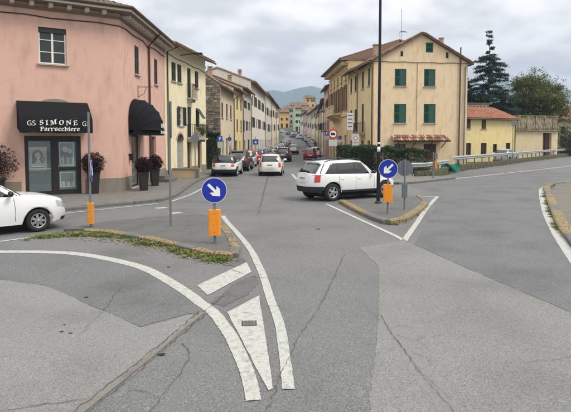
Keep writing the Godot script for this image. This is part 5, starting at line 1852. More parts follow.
func furniture() -> void:
	disc_sign("keep_right_sign", "blue disc with white arrow pointing down right, on the grassy island", Vector2(-1.62, 11.8), 0.06, 1.31, 1.45, [[0.28, 0.86, 0.29, M.orange_box]], PI / 4)
	disc_sign("keep_left_sign", "blue disc with white arrow pointing down left, on the small island", Vector2(3.28, 16.6), -0.1, 1.53, 1.7, [[0.47, 1.03, 0.3, M.orange_box]], -PI / 4, 0.305)
	disc_sign("edge_on_sign", "tall pole by the salon with blue disc seen edge on", Vector2(-5.3, 14.05), 1.82, 1.62, 3.2, [[0.18, 0.74, 0.27, M.orange_old]], PI / 4)
	# back of a sign on the small island
	var t := disc_sign("turned_sign", "grey back of a round sign on the small island", Vector2(4.0, 17.4), PI - 0.1, 1.51, 1.8, [[0.52, 0.98, 0.2, M.sign_back]], -PI / 4, 0.27)
	t.get_node("pole").material_override = M.steel
	# bare pole with a panel seen from its edge
	t = thing("edge_pole", "thin grey pole with a narrow panel at its top, behind the grassy island", "sign", V(-3.17, 14.25), 1.76)
	var s := st()
	tube(s, [Vector3(0, 0, 0), Vector3(0, 3.5, 0)], 0.032, -1.0, 12)
	part("pole", s, M.steel, t)
	s = st()
	box(s, Vector3(0.0, 3.0, 0.05), Vector3(0.45, 1.0, 0.02))
	part("sign_plate", s, M.sign_back, t)
	# post by the wall with an orange marker
	t = thing("marker_post", "short grey post with an orange marker before the low wall", "post", V(9.05, 31.8), 0.0)
	s = st()
	tube(s, [Vector3(0, 0, 0), Vector3(0, 1.72, 0)], 0.05, -1.0, 10)
	part("pole", s, M.steel, t)
	s = st()
	box(s, Vector3(0.14, 0.95, 0.02), Vector3(0.14, 0.5, 0.12))
	part("marker_box", s, M.orange_old, t)
	s = st()
	box(s, Vector3(0.14, 1.45, 0.02), Vector3(0.18, 0.35, 0.1))
	part("switch_box", s, M.sign_back, t)
	# tall dark street lamp
	t = thing("street_lamp", "tall black lamp post standing on the small island", "street lamp", V(3.44, 19.2), 0.0)
	s = st()
	tube(s, [Vector3(0, 0.1, 0), Vector3(0, 1.9, 0)], 0.068, -1.0, 14)
	tube(s, [Vector3(0, 1.9, 0), Vector3(0, 9.0, 0)], 0.056, 0.045, 14)
	part("pole", s, M.lamp_post, t)
	s = st()
	lathe(s, [Vector2(0.13, 0.0), Vector2(0.13, 0.14), Vector2(0.1, 0.18), Vector2(0.07, 0.2)], Transform3D.IDENTITY, 14)
	part("base", s, M.lamp_post, t)
	s = st()
	lathe(s, [Vector2(0.0, 2.02), Vector2(0.0585, 2.02), Vector2(0.0585, 2.2), Vector2(0.0, 2.2)], Transform3D.IDENTITY, 14)
	part("white_sticker", s, M.sign_white, t)
	s = st()
	lathe(s, [Vector2(0.0, 2.3), Vector2(0.058, 2.3), Vector2(0.058, 2.36), Vector2(0.0, 2.36)], Transform3D.IDENTITY, 14)
	part("white_sticker", s, M.sign_white, t)
	s = st()
	tube(s, [Vector3(0, 8.9, 0), Vector3(-0.5, 9.25, 0), Vector3(-1.2, 9.35, 0)], 0.035, -1.0, 8)
	box(s, Vector3(-1.5, 9.33, 0), Vector3(0.7, 0.12, 0.26))
	part("lamp_head", s, M.lamp_post, t)

	# signs in the street
	plate_sign("round no lorries sign with red ring above a grey panel", Vector2(4.1, 45.0), 0.0, 3.5, [["no_trucks", 2.97, 0.8, 0.8], ["white", 2.2, 0.75, 0.55]])
	plate_sign("tall narrow white notice with lines of print before the palazzo", Vector2(5.75, 46.5), 0.0, 4.9, [["lines", 4.1, 0.56, 1.5]])
	plate_sign("pale panel sign with red diamond above a grey plate by the hedge", Vector2(5.95, 44.3), 0.0, 3.2, [["diamond", 2.6, 0.6, 0.72], ["white", 1.85, 0.6, 0.66]])
	plate_sign("blue parking sign on the right side of the street", Vector2(4.75, 60.0), 0.0, 3.4, [["parking", 3.2, 0.45, 0.5], ["white", 2.75, 0.45, 0.3]])
	plate_sign("small round no parking sign on white plate before the palazzo", Vector2(4.95, 47.5), 0.0, 2.95, [["white", 2.55, 0.4, 0.62], ["no_parking", 2.65, 0.36, 0.36]])
	plate_sign("blue parking sign above white plate by the stone gable", Vector2(-5.35, 42.6), 0.0, 3.0, [["parking", 2.55, 0.42, 0.45], ["white", 2.05, 0.42, 0.5]])
	plate_sign("small round no parking sign before the beige house", Vector2(-5.0, 46.6), 0.0, 2.9, [["white", 2.3, 0.36, 0.8], ["no_parking", 2.55, 0.34, 0.34]])
	plate_sign("square blue crossing sign further up the left side", Vector2(-3.9, 68.0), 0.0, 2.9, [["blue", 2.2, 0.7, 0.7]])
	plate_sign("round sign back on a pole at the cream house corner", Vector2(-5.42, 31.2), 0.3, 3.2, [["back", 2.55, 0.5, 0.5]])

	# low wall with coping before the cream house
	t = thing("low_wall", "low rendered wall across the pavement before the cream house", "wall", V(-6.95, 32.2), -0.05)
	s = st()
	box(s, Vector3(0.72, 0.36, 0), Vector3(1.45, 0.5, 0.3))
	part("wall", s, M.tan_wall, t)
	s = st()
	box(s, Vector3(0.72, 0.66, 0), Vector3(1.55, 0.09, 0.38))
	part("coping", s, M.plinth, t)
	s = st()
	box(s, Vector3(1.55, 0.4, 0.02), Vector3(0.18, 0.6, 0.36))
	part("end_post", s, M.plinth, t)
	# door steps of the pink house
	t = thing("door_steps", "two worn stone steps at the side door of the pink house", "steps", V(-7.38, 29.3), PI / 2)
	for i in 2:
		s = st()
		box(s, Vector3(0, 0.12 + 0.09 + i * 0.17, 0.55 - i * 0.2), Vector3(1.5 - i * 0.2, 0.17, 1.1 - i * 0.4))
		part("step", s, M.kerb, t)

	# guard rails on the low retaining wall of the bypass
	var P := [Vector2(8.4, 33.2), Vector2(9.46, 33.6), Vector2(13.16, 40.4), Vector2(43.8, 79.8), Vector2(75.0, 120.0)]
	t = thing("retaining_wall", "low mossy retaining wall along the bypass road", "wall", V(P[0].x, P[0].y))
	for i in 4:
		s = st()
		var a: Vector2 = P[i] - P[0]
		var b: Vector2 = P[i + 1] - P[0]
		var n := (b - a).normalized().orthogonal() * 0.3
		if n.y < 0:
			n = -n
		slab(s, V(a.x, a.y, 0.46), V(b.x, b.y, 0.46), V(b.x + n.x, b.y + n.y, 0.46), V(a.x + n.x, a.y + n.y, 0.46), Vector3(0, -0.75, 0))
		part("wall_section", s, M.retaining, t)
	guard_rail("short lower steel guard rail before the yellow gable house", [Vector2(7.4, 33.9), Vector2(9.3, 34.4), Vector2(12.6, 40.0)], 0.95)
	guard_rail("long steel guard rail running off along the bypass", [Vector2(13.1, 40.6), Vector2(43.6, 80.1), Vector2(74.8, 120.2)], 1.18)
	# green netting hung on the rail where the two meet
	t = thing("green_netting", "scrap of green netting draped by the guard rails", "netting", V(12.0, 39.3), -0.9)
	s = st(true)
	for i in 10:
		for j in 5:
			var f := func(u: float, v: float) -> Vector3: return Vector3(u * 1.5, 0.1 + v * 0.8 - 0.25 * sin(u * 3.0) * v, 0.3 + 0.12 * sin(u * 9.0 + v * 4.0))
			quad(s, f.call(i / 10.0, (j + 1) / 5.0), f.call((i + 1) / 10.0, (j + 1) / 5.0), f.call((i + 1) / 10.0, j / 5.0), f.call(i / 10.0, j / 5.0))
	part("cloth", s, M.mesh_net, t)
	# slim pole on the bypass verge
	plate_sign("slim grey pole with a turned sign beside the guard rail", Vector2(22.5, 51.6), 0.4, 4.5, [["back", 4.1, 0.6, 0.6]])
	# overhead wire from the gable house to the trees
	t = thing("overhead_wire", "thin sagging wire from the gable house to the trees", "wire", V(15.9, 45.7, 9.0))
	s = st()
	var pts := []
	for i in 13:
		var u := i / 12.0
		pts.append(V(u * 14.0, u * 20.0, -u * 1.6 - sin(u * PI) * 0.9))
	tube(s, pts, 0.014, -1.0, 5)
	part("strand", s, M.cable, t)

func guard_rail(label: String, path: Array, top: float) -> void:
	var t := thing("guard_rail", label, "guard rail", V(path[0].x, path[0].y), 0.0, "steel guard rails")
	var s := st()
	var prof := [Vector2(0.0, 0.0), Vector2(0.07, -0.05), Vector2(0.07, -0.11), Vector2(0.0, -0.155), Vector2(0.07, -0.2), Vector2(0.07, -0.26), Vector2(0.0, -0.31)]
	for i in path.size() - 1:
		var a: Vector2 = path[i] - path[0]
		var b: Vector2 = path[i + 1] - path[0]
		var n := -(b - a).normalized().orthogonal()
		if n.y > 0:
			n = -n
		for k in prof.size() - 1:
			var p: Vector2 = prof[k]
			var q: Vector2 = prof[k + 1]
			quad(s, V(a.x + n.x * p.x, a.y + n.y * p.x, top + p.y), V(b.x + n.x * p.x, b.y + n.y * p.x, top + p.y), V(b.x + n.x * q.x, b.y + n.y * q.x, top + q.y), V(a.x + n.x * q.x, a.y + n.y * q.x, top + q.y))
	part("beam", s, M.rail_steel, t)
	for i in path.size() - 1:
		var a: Vector2 = path[i] - path[0]
		var b: Vector2 = path[i + 1] - path[0]
		var m := maxi(1, int(a.distance_to(b) / 2.0))
		for k in m:
			var p := a.lerp(b, (k + 0.5) / m)
			inst("post", box_mesh(Vector3(0.08, top, 0.08)), M.sign_back, t, Transform3D(Basis(Vector3.UP, atan2(b.y - a.y, b.x - a.x)), V(p.x, p.y + 0.06, top / 2 - 0.02)))

# ---------- ground ----------
func kerb_line(parent: Node, path: Array, mats: Array, w := 0.24, h := 0.13, step := 0.9, pattern := 1, flip := false) -> void:
	if flip:
		path.reverse()
	var s := st()
	var prof := PackedVector2Array([Vector2(-0.5, 0.0), Vector2(0.5, 0.0), Vector2(0.5, 0.8), Vector2(0.34, 1.0), Vector2(-0.5, 1.0)])
	extrude(s, prof, Transform3D(Basis.IDENTITY, Vector3(0, 0, -0.5)), 1.0)
	var m := mesh_of(s)
	var i := 0
	var dist := 0.0
	var q := smooth_path(path, 6)
	var stones := [q[0]]
	for k in range(1, q.size()):
		if q[k].distance_to(stones[-1]) >= step or k == q.size() - 1:
			stones.append(q[k])
	for k in stones.size() - 1:
		var a: Vector2 = stones[k]
		var b: Vector2 = stones[k + 1]
		var L := a.distance_to(b) - 0.012
		if L < 0.1:
			continue
		var mid := (a + b) / 2
		var d := (b - a).normalized()
		# local z runs along the kerb, local x faces the road (on the right of the path)
		var z := Vector3(d.x, 0, -d.y)
		var x := Vector3(d.y, 0, d.x)
		inst("kerb_stone", m, mats[(k / pattern) % mats.size()], parent, Transform3D(Basis(x * w, Vector3.UP * (h + rng.randf_range(-0.006, 0.006)), -z * L), V(mid.x, mid.y, gh(mid.y) - 0.003)))
		i += 1

func crack(road: Node, pts: Array, w: float, jitter := 0.02, mt := "crack") -> void:
	var q := []
	for i in pts.size() - 1:
		var n := maxi(2, int(pts[i].distance_to(pts[i + 1]) / 0.06))
		for k in n:
			q.append(pts[i].lerp(pts[i + 1], float(k) / n) + Vector2(rng.randf_range(-1, 1), rng.randf_range(-1, 1)) * jitter)
	q.append(pts[-1])
	var s := st()
	ribbon(s, q, w * 0.48, w * 0.25, 0.0135, 0.9)
	part("crack", s, M[mt], road)

# worn, crumbled edges: the outline is broken into short steps where it lies near
func rough(poly: Array, amp: float, far := 14.0) -> Array:
	var o := []
	for i in poly.size():
		var a: Vector2 = poly[i]
		var b: Vector2 = poly[(i + 1) % poly.size()]
		o.append(a)
		if a.y < 3.5 and b.y < 3.5 or maxf(a.y, b.y) > far or maxf(absf(a.x), absf(b.x)) > 12.0:
			continue
		var n := int(a.distance_to(b) / 0.045)
		var w := 0.0
		for k in range(1, n):
			w = w * 0.85 + rng.randf_range(-1.0, 1.0) * amp * 0.5
			o.append(a.lerp(b, float(k) / n) + (b - a).normalized().orthogonal() * (w + rng.randf_range(-1, 1) * amp * 0.35))
	return o

func v2(a: Array) -> Array:
	var o := []
	for p in a:
		o.append(Vector2(p[0], p[1]))
	return o

func ground() -> void:
	# open land out to the hills
	var s := st(true)
	var ds := [-60.0, 0.0, 60.0, 85.0, 105.0, 130.0, 170.0, 217.0, 260.0, 320.0, 420.0, 900.0, 1600.0, 2600.0]
	var xs := [-2600.0, -1000.0, -400.0, -120.0, 0.0, 120.0, 400.0, 1000.0, 2600.0]
	for i in ds.size() - 1:
		for j in xs.size() - 1:
			quad(s, V(xs[j], ds[i + 1], gh(ds[i + 1]) - 0.03), V(xs[j + 1], ds[i + 1], gh(ds[i + 1]) - 0.03), V(xs[j + 1], ds[i], gh(ds[i]) - 0.03), V(xs[j], ds[i], gh(ds[i]) - 0.03))
	structure("ground", s, M.field)
	# the junction, the mouth of the street and the bypass
	s = st()
	sheet(s, v2([[-60, -20], [140, -20], [140, 203], [43.9, 79.9], [13.3, 40.5], [9.6, 33.9], [8.6, 36], [8.2, 44.4], [7.2, 56], [6.8, 71], [6.6, 85], [-3.7, 85], [-5.5, 44], [-6, 40], [-7.3, 32], [-7.3, 23.6], [-20, 15.6], [-60, -9]]), 0.0)
	var road := structure("road", s, M.asphalt)
	s = st(true)
	var c := [[85.0, 1.45, 5.15], [105.0, 2.1, 4.9], [130.0, 3.0, 4.9], [150.0, 3.4, 4.7], [170.0, 3.6, 4.2], [190.0, 3.6, 3.9], [205.0, 3.0, 3.8], [220.0, 1.6, 3.8], [236.0, -1.0, 3.9], [252.0, -5.0, 4.2], [266.0, -12.0, 5.0], [274.0, -22.0, 6.0]]
	for i in c.size() - 1:
		var a = c[i]
		var b = c[i + 1]
		quad(s, V(b[1] - b[2], b[0], gh(b[0])), V(b[1] + b[2], b[0], gh(b[0])), V(a[1] + a[2], a[0], gh(a[0])), V(a[1] - a[2], a[0], gh(a[0])))
	structure("street", s, M.asphalt)
	# resurfaced patches of other ages
	s = st()
	sheet(s, rough(v2([[-40, 8.0], [-9, 9.6], [-5.01, 8.98], [-4.04, 8.62], [-3.39, 8.05], [-2.88, 7.55], [-2.38, 7.14], [-1.9, 6.66], [-1.63, 6.88], [-1.4, 7.16], [-1.2, 7.2], [-1.6, 5.56], [-1.85, 4.55], [-2.4, 2.0], [-3.0, -8], [-40, -8]]), 0.02), 0.004)
	part("old_surface", s, M.asphalt_tan_old, road)
	s = st()
	sheet(s, rough(v2([[1.68, 11.75], [2.83, 12.51], [3.0, 12.03], [3.5, 9.6], [4.05, 7.24], [5.4, 1.0], [6.5, -8], [-0.6, -8], [0.3, 2.0], [0.76, 4.55], [1.3, 7.12], [1.81, 9.94]]), 0.02), 0.004)
	part("old_surface", s, M.asphalt_tan, road)
	s = st()
	sheet(s, rough(v2([[3.02, 12.1], [3.52, 9.6], [4.07, 7.24], [5.42, 1.0], [6.6, -8], [30, -8], [30, 40], [12.8, 39.4], [10.6, 33.2], [6.5, 28.4], [7.0, 23.5], [5.0, 17.6]]), 0.02), 0.0035)
	part("dark_surface", s, M.asphalt_dark, road)
	s = st()
	sheet(s, rough(v2([[-9, 9.62], [-5.01, 9.0], [-4.04, 8.64], [-3.39, 8.07], [-2.88, 7.57], [-2.38, 7.16], [-1.9, 6.69], [-1.4, 7.19], [-1.15, 7.25], [-1.5, 8.1], [-2.4, 9.4], [-3.3, 10.3], [-4.5, 11.1], [-6.3, 11.4], [-9, 11.2]]), 0.02), 0.0045)
	part("dark_surface", s, M.asphalt_dark, road)
	# rough repairs between the painted marks and before the island
	s = st()
	sheet(s, rough(v2([[-1.12, 7.7], [-0.82, 8.9], [-0.55, 9.3], [-0.47, 8.7], [-0.6, 8.15], [-0.9, 7.5]]), 0.05), 0.0055)
	part("repair", s, M.asphalt_island, road)
	s = st()
	sheet(s, rough(v2([[-1.3, 10.2], [-0.9, 10.7], [-0.72, 10.1], [-0.95, 9.9]]), 0.05), 0.0055)
	part("repair", s, M.asphalt_island, road)
	# painted lines
	var lines := [
		[[[-9.5, 11.1], [-6.25, 11.25], [-5.14, 11.22], [-4.41, 11.02], [-3.74, 10.64], [-3.2, 10.25], [-2.81, 9.92], [-2.4, 9.43], [-1.94, 8.77], [-1.53, 8.13], [-1.29, 7.7], [-1.03, 7.26], [-0.75, 6.55], [-0.56, 5.94], [-0.39, 5.28], [-0.3, 4.75]], 0.27, 0.145],
		[[[-2.02, 16.68], [-1.75, 15.44], [-1.24, 13.45], [-0.8, 11.58], [-0.52, 10.0], [-0.36, 8.92], [-0.24, 7.94], [-0.09, 6.88], [-0.02, 5.94], [0.03, 4.97]], 0.15, 0.125],
		[[[1.56, 19.8], [2.2, 16.4], [2.8, 13.2], [2.86, 12.4]], 0.13, 0.13],
		[[[2.86, 12.45], [3.9, 15.3], [5.2, 18.9], [6.58, 22.4]], 0.15, 0.15],
		[[[6.6, 22.4], [5.9, 22.25]], 0.13, 0.13],
		[[[-8.55, 15.5], [-7.43, 17.1], [-6.5, 18.2], [-5.43, 19.35], [-4.9, 19.95]], 0.13, 0.13],
		[[[-4.55, 20.6], [-4.28, 23.0], [-4.2, 25.4], [-4.14, 28.4]], 0.14, 0.14],
		[[[-8.2, 10.9], [-6.89, 12.42], [-6.14, 13.24]], 0.13, 0.13],
		[[[0.47, 37.5], [0.62, 34.0], [0.85, 30.3]], 0.16, 0.2],
		[[[18.5, 32.2], [16.8, 30.51], [14.5, 28.3], [12.9, 26.0], [11.86, 23.98], [9.35, 18.65], [7.61, 14.72], [6.04, 10.87], [4.2, 6.0]], 0.24, 0.22],
		[[[10.6, 32.64], [18.8, 40.8], [26.95, 49.0], [60.0, 83.5]], 0.2, 0.2]]
	for l in lines:
		s = st()
		ribbon(s, smooth_path(v2(l[0]), 16), l[1], l[2], 0.009, 0.06)
		part("painted_line", s, M.road_paint, road)
	for poly in [[[-1.49, 8.62], [-0.78, 10.29], [-0.63, 9.52], [-1.23, 8.07]], [[-0.83, 7.26], [-0.41, 8.05], [-0.12, 4.98], [-0.17, 4.94]]]:
		s = st()
		sheet(s, rough(v2(poly), 0.006), 0.009)
		part("painted_block", s, M.road_paint, road)
	for q in [[-4.5, 18.65], [-3.7, 17.35]]:
		s = st()
		box(s, V(q[0], q[1], 0.005), Vector3(0.42, 0.008, 0.28), Basis(Vector3.UP, 0.7))
		part("painted_block", s, M.road_paint, road)
	# cracks and a ragged joint between two surfaces
	s = st()
	ribbon(s, v2([[-1.17, 7.25], [-1.32, 6.6], [-1.55, 5.75], [-1.86, 4.55], [-2.5, 2.2]]), 0.05, 0.1, 0.0075, 0.7)
	part("joint_filler", s, M.crack_fill, road)
	for q in [[[-1.22, 7.3], [-1.62, 5.6], [-1.92, 4.5], [-2.3, 3.0]], [[-1.11, 7.2], [-1.26, 6.6], [-1.5, 5.6], [-1.77, 4.5]], [[-0.98, 8.0], [-1.15, 7.3]]]:
		crack(road, v2(q), 0.022, 0.018)
	crack(road, v2([[-2.74, 8.52], [-2.62, 7.4], [-2.58, 6.36]]), 0.014)
	crack(road, v2([[-1.25, 6.13], [-1.12, 5.9], [-1.08, 5.64], [-1.1, 5.3], [-1.16, 4.99], [-1.22, 4.5]]), 0.018, 0.01)
	crack(road, v2([[-1.54, 4.94], [-1.36, 4.9], [-1.18, 4.78]]), 0.012)
	crack(road, v2([[1.25, 10.97], [0.82, 8.92], [0.5, 7.5], [0.15, 6.28], [-0.02, 5.4], [-0.18, 4.5]]), 0.018, 0.018)
	crack(road, v2([[1.32, 7.12], [1.34, 6.5], [1.38, 6.0], [1.41, 5.31], [1.53, 4.5]]), 0.014, 0.016)
	crack(road, v2([[1.36, 6.2], [1.42, 5.4], [1.55, 4.8]]), 0.01, 0.016)
	for q in [[[1.38, 6.4], [1.6, 6.2], [1.7, 5.9]], [[1.6, 6.2], [1.75, 6.35]], [[1.45, 5.9], [1.62, 5.6]], [[1.3, 6.9], [1.15, 7.6]], [[1.35, 6.6], [1.55, 6.75], [1.65, 6.6]]]:
		crack(road, v2(q), 0.008, 0.014)
	crack(road, v2([[2.64, 5.58], [3.0, 5.65], [3.5, 5.85]]), 0.009)
	crack(road, v2([[-2.7, 4.5], [-2.3, 4.65], [-1.87, 4.78]]), 0.02)
	crack(road, v2([[-1.03, 9.69], [-0.7, 9.3], [-0.31, 8.92]]), 0.016)
	crack(road, v2([[-1.19, 35.4], [-1.05, 27.0], [-0.96, 21.2], [-0.9, 16.9]]), 0.05, 0.06)
	crack(road, v2([[-3.8, 19.2], [-2.0, 19.6], [0.4, 20.2], [2.0, 20.6]]), 0.035, 0.05)
	crack(road, v2([[-0.55, 9.2], [-0.25, 9.05], [0.15, 8.95]]), 0.012)
	# drain cover set in the painted triangle
	s = st()
	box(s, V(-0.485, 6.8, 0.006), Vector3(0.2, 0.012, 0.2), Basis(Vector3.UP, 0.08))
	var dc := part("drain_cover", s, M.crack, road)
	s = st()
	box(s, V(-0.485, 6.8, 0.0135), Vector3(0.165, 0.005, 0.165), Basis(Vector3.UP, 0.08))
	part("cover_plate", s, M.kerb, dc)
	for i in 3:
		s = st()
		box(s, V(-0.525 + i * 0.04, 6.8, 0.0175), Vector3(0.01, 0.004, 0.12), Basis(Vector3.UP, 0.08))
		part("rib", s, M.crack, dc)
	# blots of tar dropped on the old surfaces
	for q in [[-1.42, 5.8, 0.035], [-2.86, 6.5, 0.02], [-2.93, 6.75, 0.016], [-2.72, 6.45, 0.018], [-2.25, 9.9, 0.03], [-3.1, 7.95, 0.03], [0.9, 14.2, 0.05]]:
		s = st()
		var blot := []
		for i in 11:
			var a := TAU * i / 11.0
			blot.append(Vector2(q[0], q[1]) + Vector2(cos(a) * 1.3, sin(a)) * q[2] * rng.randf_range(0.6, 1.2))
		sheet(s, blot, 0.0125)
		part("tar_blot", s, M.tyre, road)
	# pavements
	s = st()
	raised(s, v2([[-22, 10], [-16.3, 6.7], [-9.05, 16.2], [-7.85, 17.75], [-6.9, 18.95], [-5.75, 20.0], [-5.1, 21.0], [-4.9, 22.0], [-5.0, 24], [-5.25, 28], [-5.35, 31.5], [-5.25, 35], [-5.05, 44], [-4.3, 60], [-3.1, 85], [-3.9, 85], [-5.7, 46], [-6.0, 40.1], [-7.3, 32.1], [-7.3, 23.6], [-22, 14.3]]), -0.05, 0.122)
	var pv := structure("pavement", s, M.pavement)
	kerb_line(pv, v2([[-16, 6.8], [-8.95, 16.1], [-7.75, 17.65], [-6.8, 18.85], [-5.65, 19.9], [-5.0, 20.9], [-4.8, 22.0], [-4.9, 24], [-5.15, 28], [-5.25, 31.5], [-5.15, 35], [-4.95, 44], [-4.2, 60]]), [M.kerb], 0.2, 0.13, 1.0)
	s = st()
	raised(s, v2([[4.1, 36], [4.3, 32.6], [5.0, 30.0], [6.2, 28.8], [7.2, 29.3], [10.5, 32.6], [9.6, 33.8], [8.4, 36.5], [7.6, 44.4], [6.9, 56.5], [6.1, 71], [6.0, 85], [5.2, 85], [5.1, 71], [4.5, 60], [4.1, 45]]), -0.05, 0.122)
	pv = structure("pavement", s, M.pavement)
	kerb_line(pv, v2([[10.6, 32.6], [7.25, 29.2], [6.2, 28.68], [4.9, 29.9], [4.2, 32.6], [4.0, 36], [4.0, 45], [4.4, 60], [5.0, 71]]), [M.kerb], 0.2, 0.13, 1.0, 1, true)
	# grassy island on the left, kerbed on two sides
	s = st()
	raised(s, v2([[-5.9, 13.7], [-5.2, 13.75], [-4.7, 13.58], [-3.29, 12.58], [-1.8, 11.2], [-1.28, 10.74], [-1.1, 10.85], [-1.1, 11.0], [-1.42, 12.5], [-1.76, 14.0], [-2.0, 15.4], [-2.67, 16.6], [-3.68, 16.2], [-5.2, 15.1]]), -0.04, 0.085)
	var isl := structure("traffic_island", s, M.asphalt_island)
	kerb_line(isl, v2([[-2.0, 15.2], [-1.66, 14.0], [-1.32, 12.5], [-1.04, 11.0], [-1.04, 10.76], [-1.13, 10.64], [-1.28, 10.66], [-1.8, 11.12], [-3.29, 12.48], [-4.73, 13.48], [-5.3, 13.66]]), [M.kerb_yellow, M.kerb_yellow, M.kerb], 0.2, 0.1, 0.5, 1, true)
	# small island with the lamp
	s = st()
	raised(s, v2([[2.3, 20.1], [2.5, 18.2], [2.78, 16.3], [2.98, 15.25], [3.2, 15.2], [3.42, 15.6], [4.4, 17.7], [5.25, 19.8], [5.6, 21.6], [4.5, 21.1]]), -0.04, 0.105)
	isl = structure("traffic_island", s, M.asphalt_island)
	kerb_line(isl, v2([[5.62, 21.8], [5.35, 19.8], [4.5, 17.6], [3.52, 15.5], [3.22, 15.07], [2.92, 15.1], [2.68, 16.25], [2.4, 18.2], [2.2, 20.2]]), [M.kerb_yellow, M.kerb_yellow, M.kerb, M.kerb_yellow], 0.24, 0.13, 0.7, 2, true)
	# gravelled island at the right edge
	s = st()
	raised(s, v2([[30, 29], [19, 30.8], [16.2, 29.15], [14.4, 27.6], [12.3, 23.95], [9.8, 18.6], [8.03, 14.7], [7.27, 12.9], [5.4, 8.0], [9, 4], [30, 8]]), -0.04, 0.11)
	isl = structure("traffic_island", s, M.gravel)
	kerb_line(isl, v2([[5.25, 7.9], [7.13, 12.9], [7.89, 14.72], [9.66, 18.65], [12.16, 24.0], [13.2, 26.2], [14.25, 27.7], [16.1, 29.27], [19, 30.95]]).duplicate(), [M.kerb_yellow, M.kerb_yellow, M.kerb], 0.3, 0.13, 0.8, 2, true)
	# distant hills
	var hl := st(true)
	var nz := FastNoiseLite.new()
	nz.seed = 4
	nz.frequency = 0.0022
	var prev := []
	for i in 141:
		var x := -3500.0 + i * 50.0
		var ridge := 200.0 + 50.0 * nz.get_noise_2d(x, 0) + 22.0 * nz.get_noise_2d(x * 4.0, 90)
		var cur := []
		for r in 7:
			var f := r / 6.0
			cur.append(V(x + 30.0 * nz.get_noise_2d(x * 3.0, r * 400.0), 1450.0 + f * 600.0 + 40.0 * nz.get_noise_2d(x * 3.0, r * 700.0 + 50.0), maxf(0.0, ridge * pow(f, 0.9) + 18.0 * nz.get_noise_2d(x * 5.0, r * 200.0) * f) - 5.0))
		if prev:
			for r in 6:
				quad(hl, prev[r + 1], cur[r + 1], cur[r], prev[r])
		prev = cur
	structure("hills", hl, M.hill)

func sky_image() -> Image:
	# overcast: layered cloud drawn on a plane overhead, brighter towards the zenith as such skies are
	var w := 1536
	var h := 768
	var im := Image.create(w, h, false, Image.FORMAT_RGBF)
	var n := FastNoiseLite.new()
	n.seed = 8
	n.frequency = 0.32
	n.fractal_octaves = 6
	n.fractal_gain = 0.55
	var n2 := FastNoiseLite.new()
	n2.seed = 17
	n2.frequency = 0.9
	n2.fractal_octaves = 4
	for y in h:
		var el := PI * (0.5 - (y + 0.5) / h)
		for x in w:
			if el < -0.01:
				im.set_pixel(x, y, Color(0.45, 0.45, 0.44))
				continue
			var az := TAU * ((x + 0.5) / w) - PI
			var dir := Vector3(sin(az) * cos(el), sin(el), -cos(az) * cos(el))
			var k := 1.0 / (dir.y + 0.2)
			var px := dir.x * k
			var pz := dir.z * k
			var a := n.get_noise_2d(px * 3.6 + 7.0, pz * 3.6)
			var b := n2.get_noise_2d(px * 4.2 - 30.0, pz * 4.4)
			var t := clampf(0.5 + a * 1.15 + b * 0.5, 0.0, 1.0)
			t = t * t * (3.0 - 2.0 * t)
			var c := Color(0.555, 0.56, 0.575).lerp(Color(0.82, 0.82, 0.815), t)
			# a thin place in the cloud, high on the right
			var gap := Vector2((az - 0.375) / 0.075, (el - 0.26) / 0.05).length()
			c = c.lerp(Color(1.0, 0.99, 0.97), 0.6 * exp(-gap * gap))
			# a low pale band where the cloud thins towards the horizon
			var low := exp(-pow(el / 0.1, 2.0))
			c = c.lerp(Color(0.62, 0.62, 0.62), low * 0.45)
			c = c * (0.55 + 1.3 * sin(maxf(el, 0.0)))
			im.set_pixel(x, y, c)
	return im

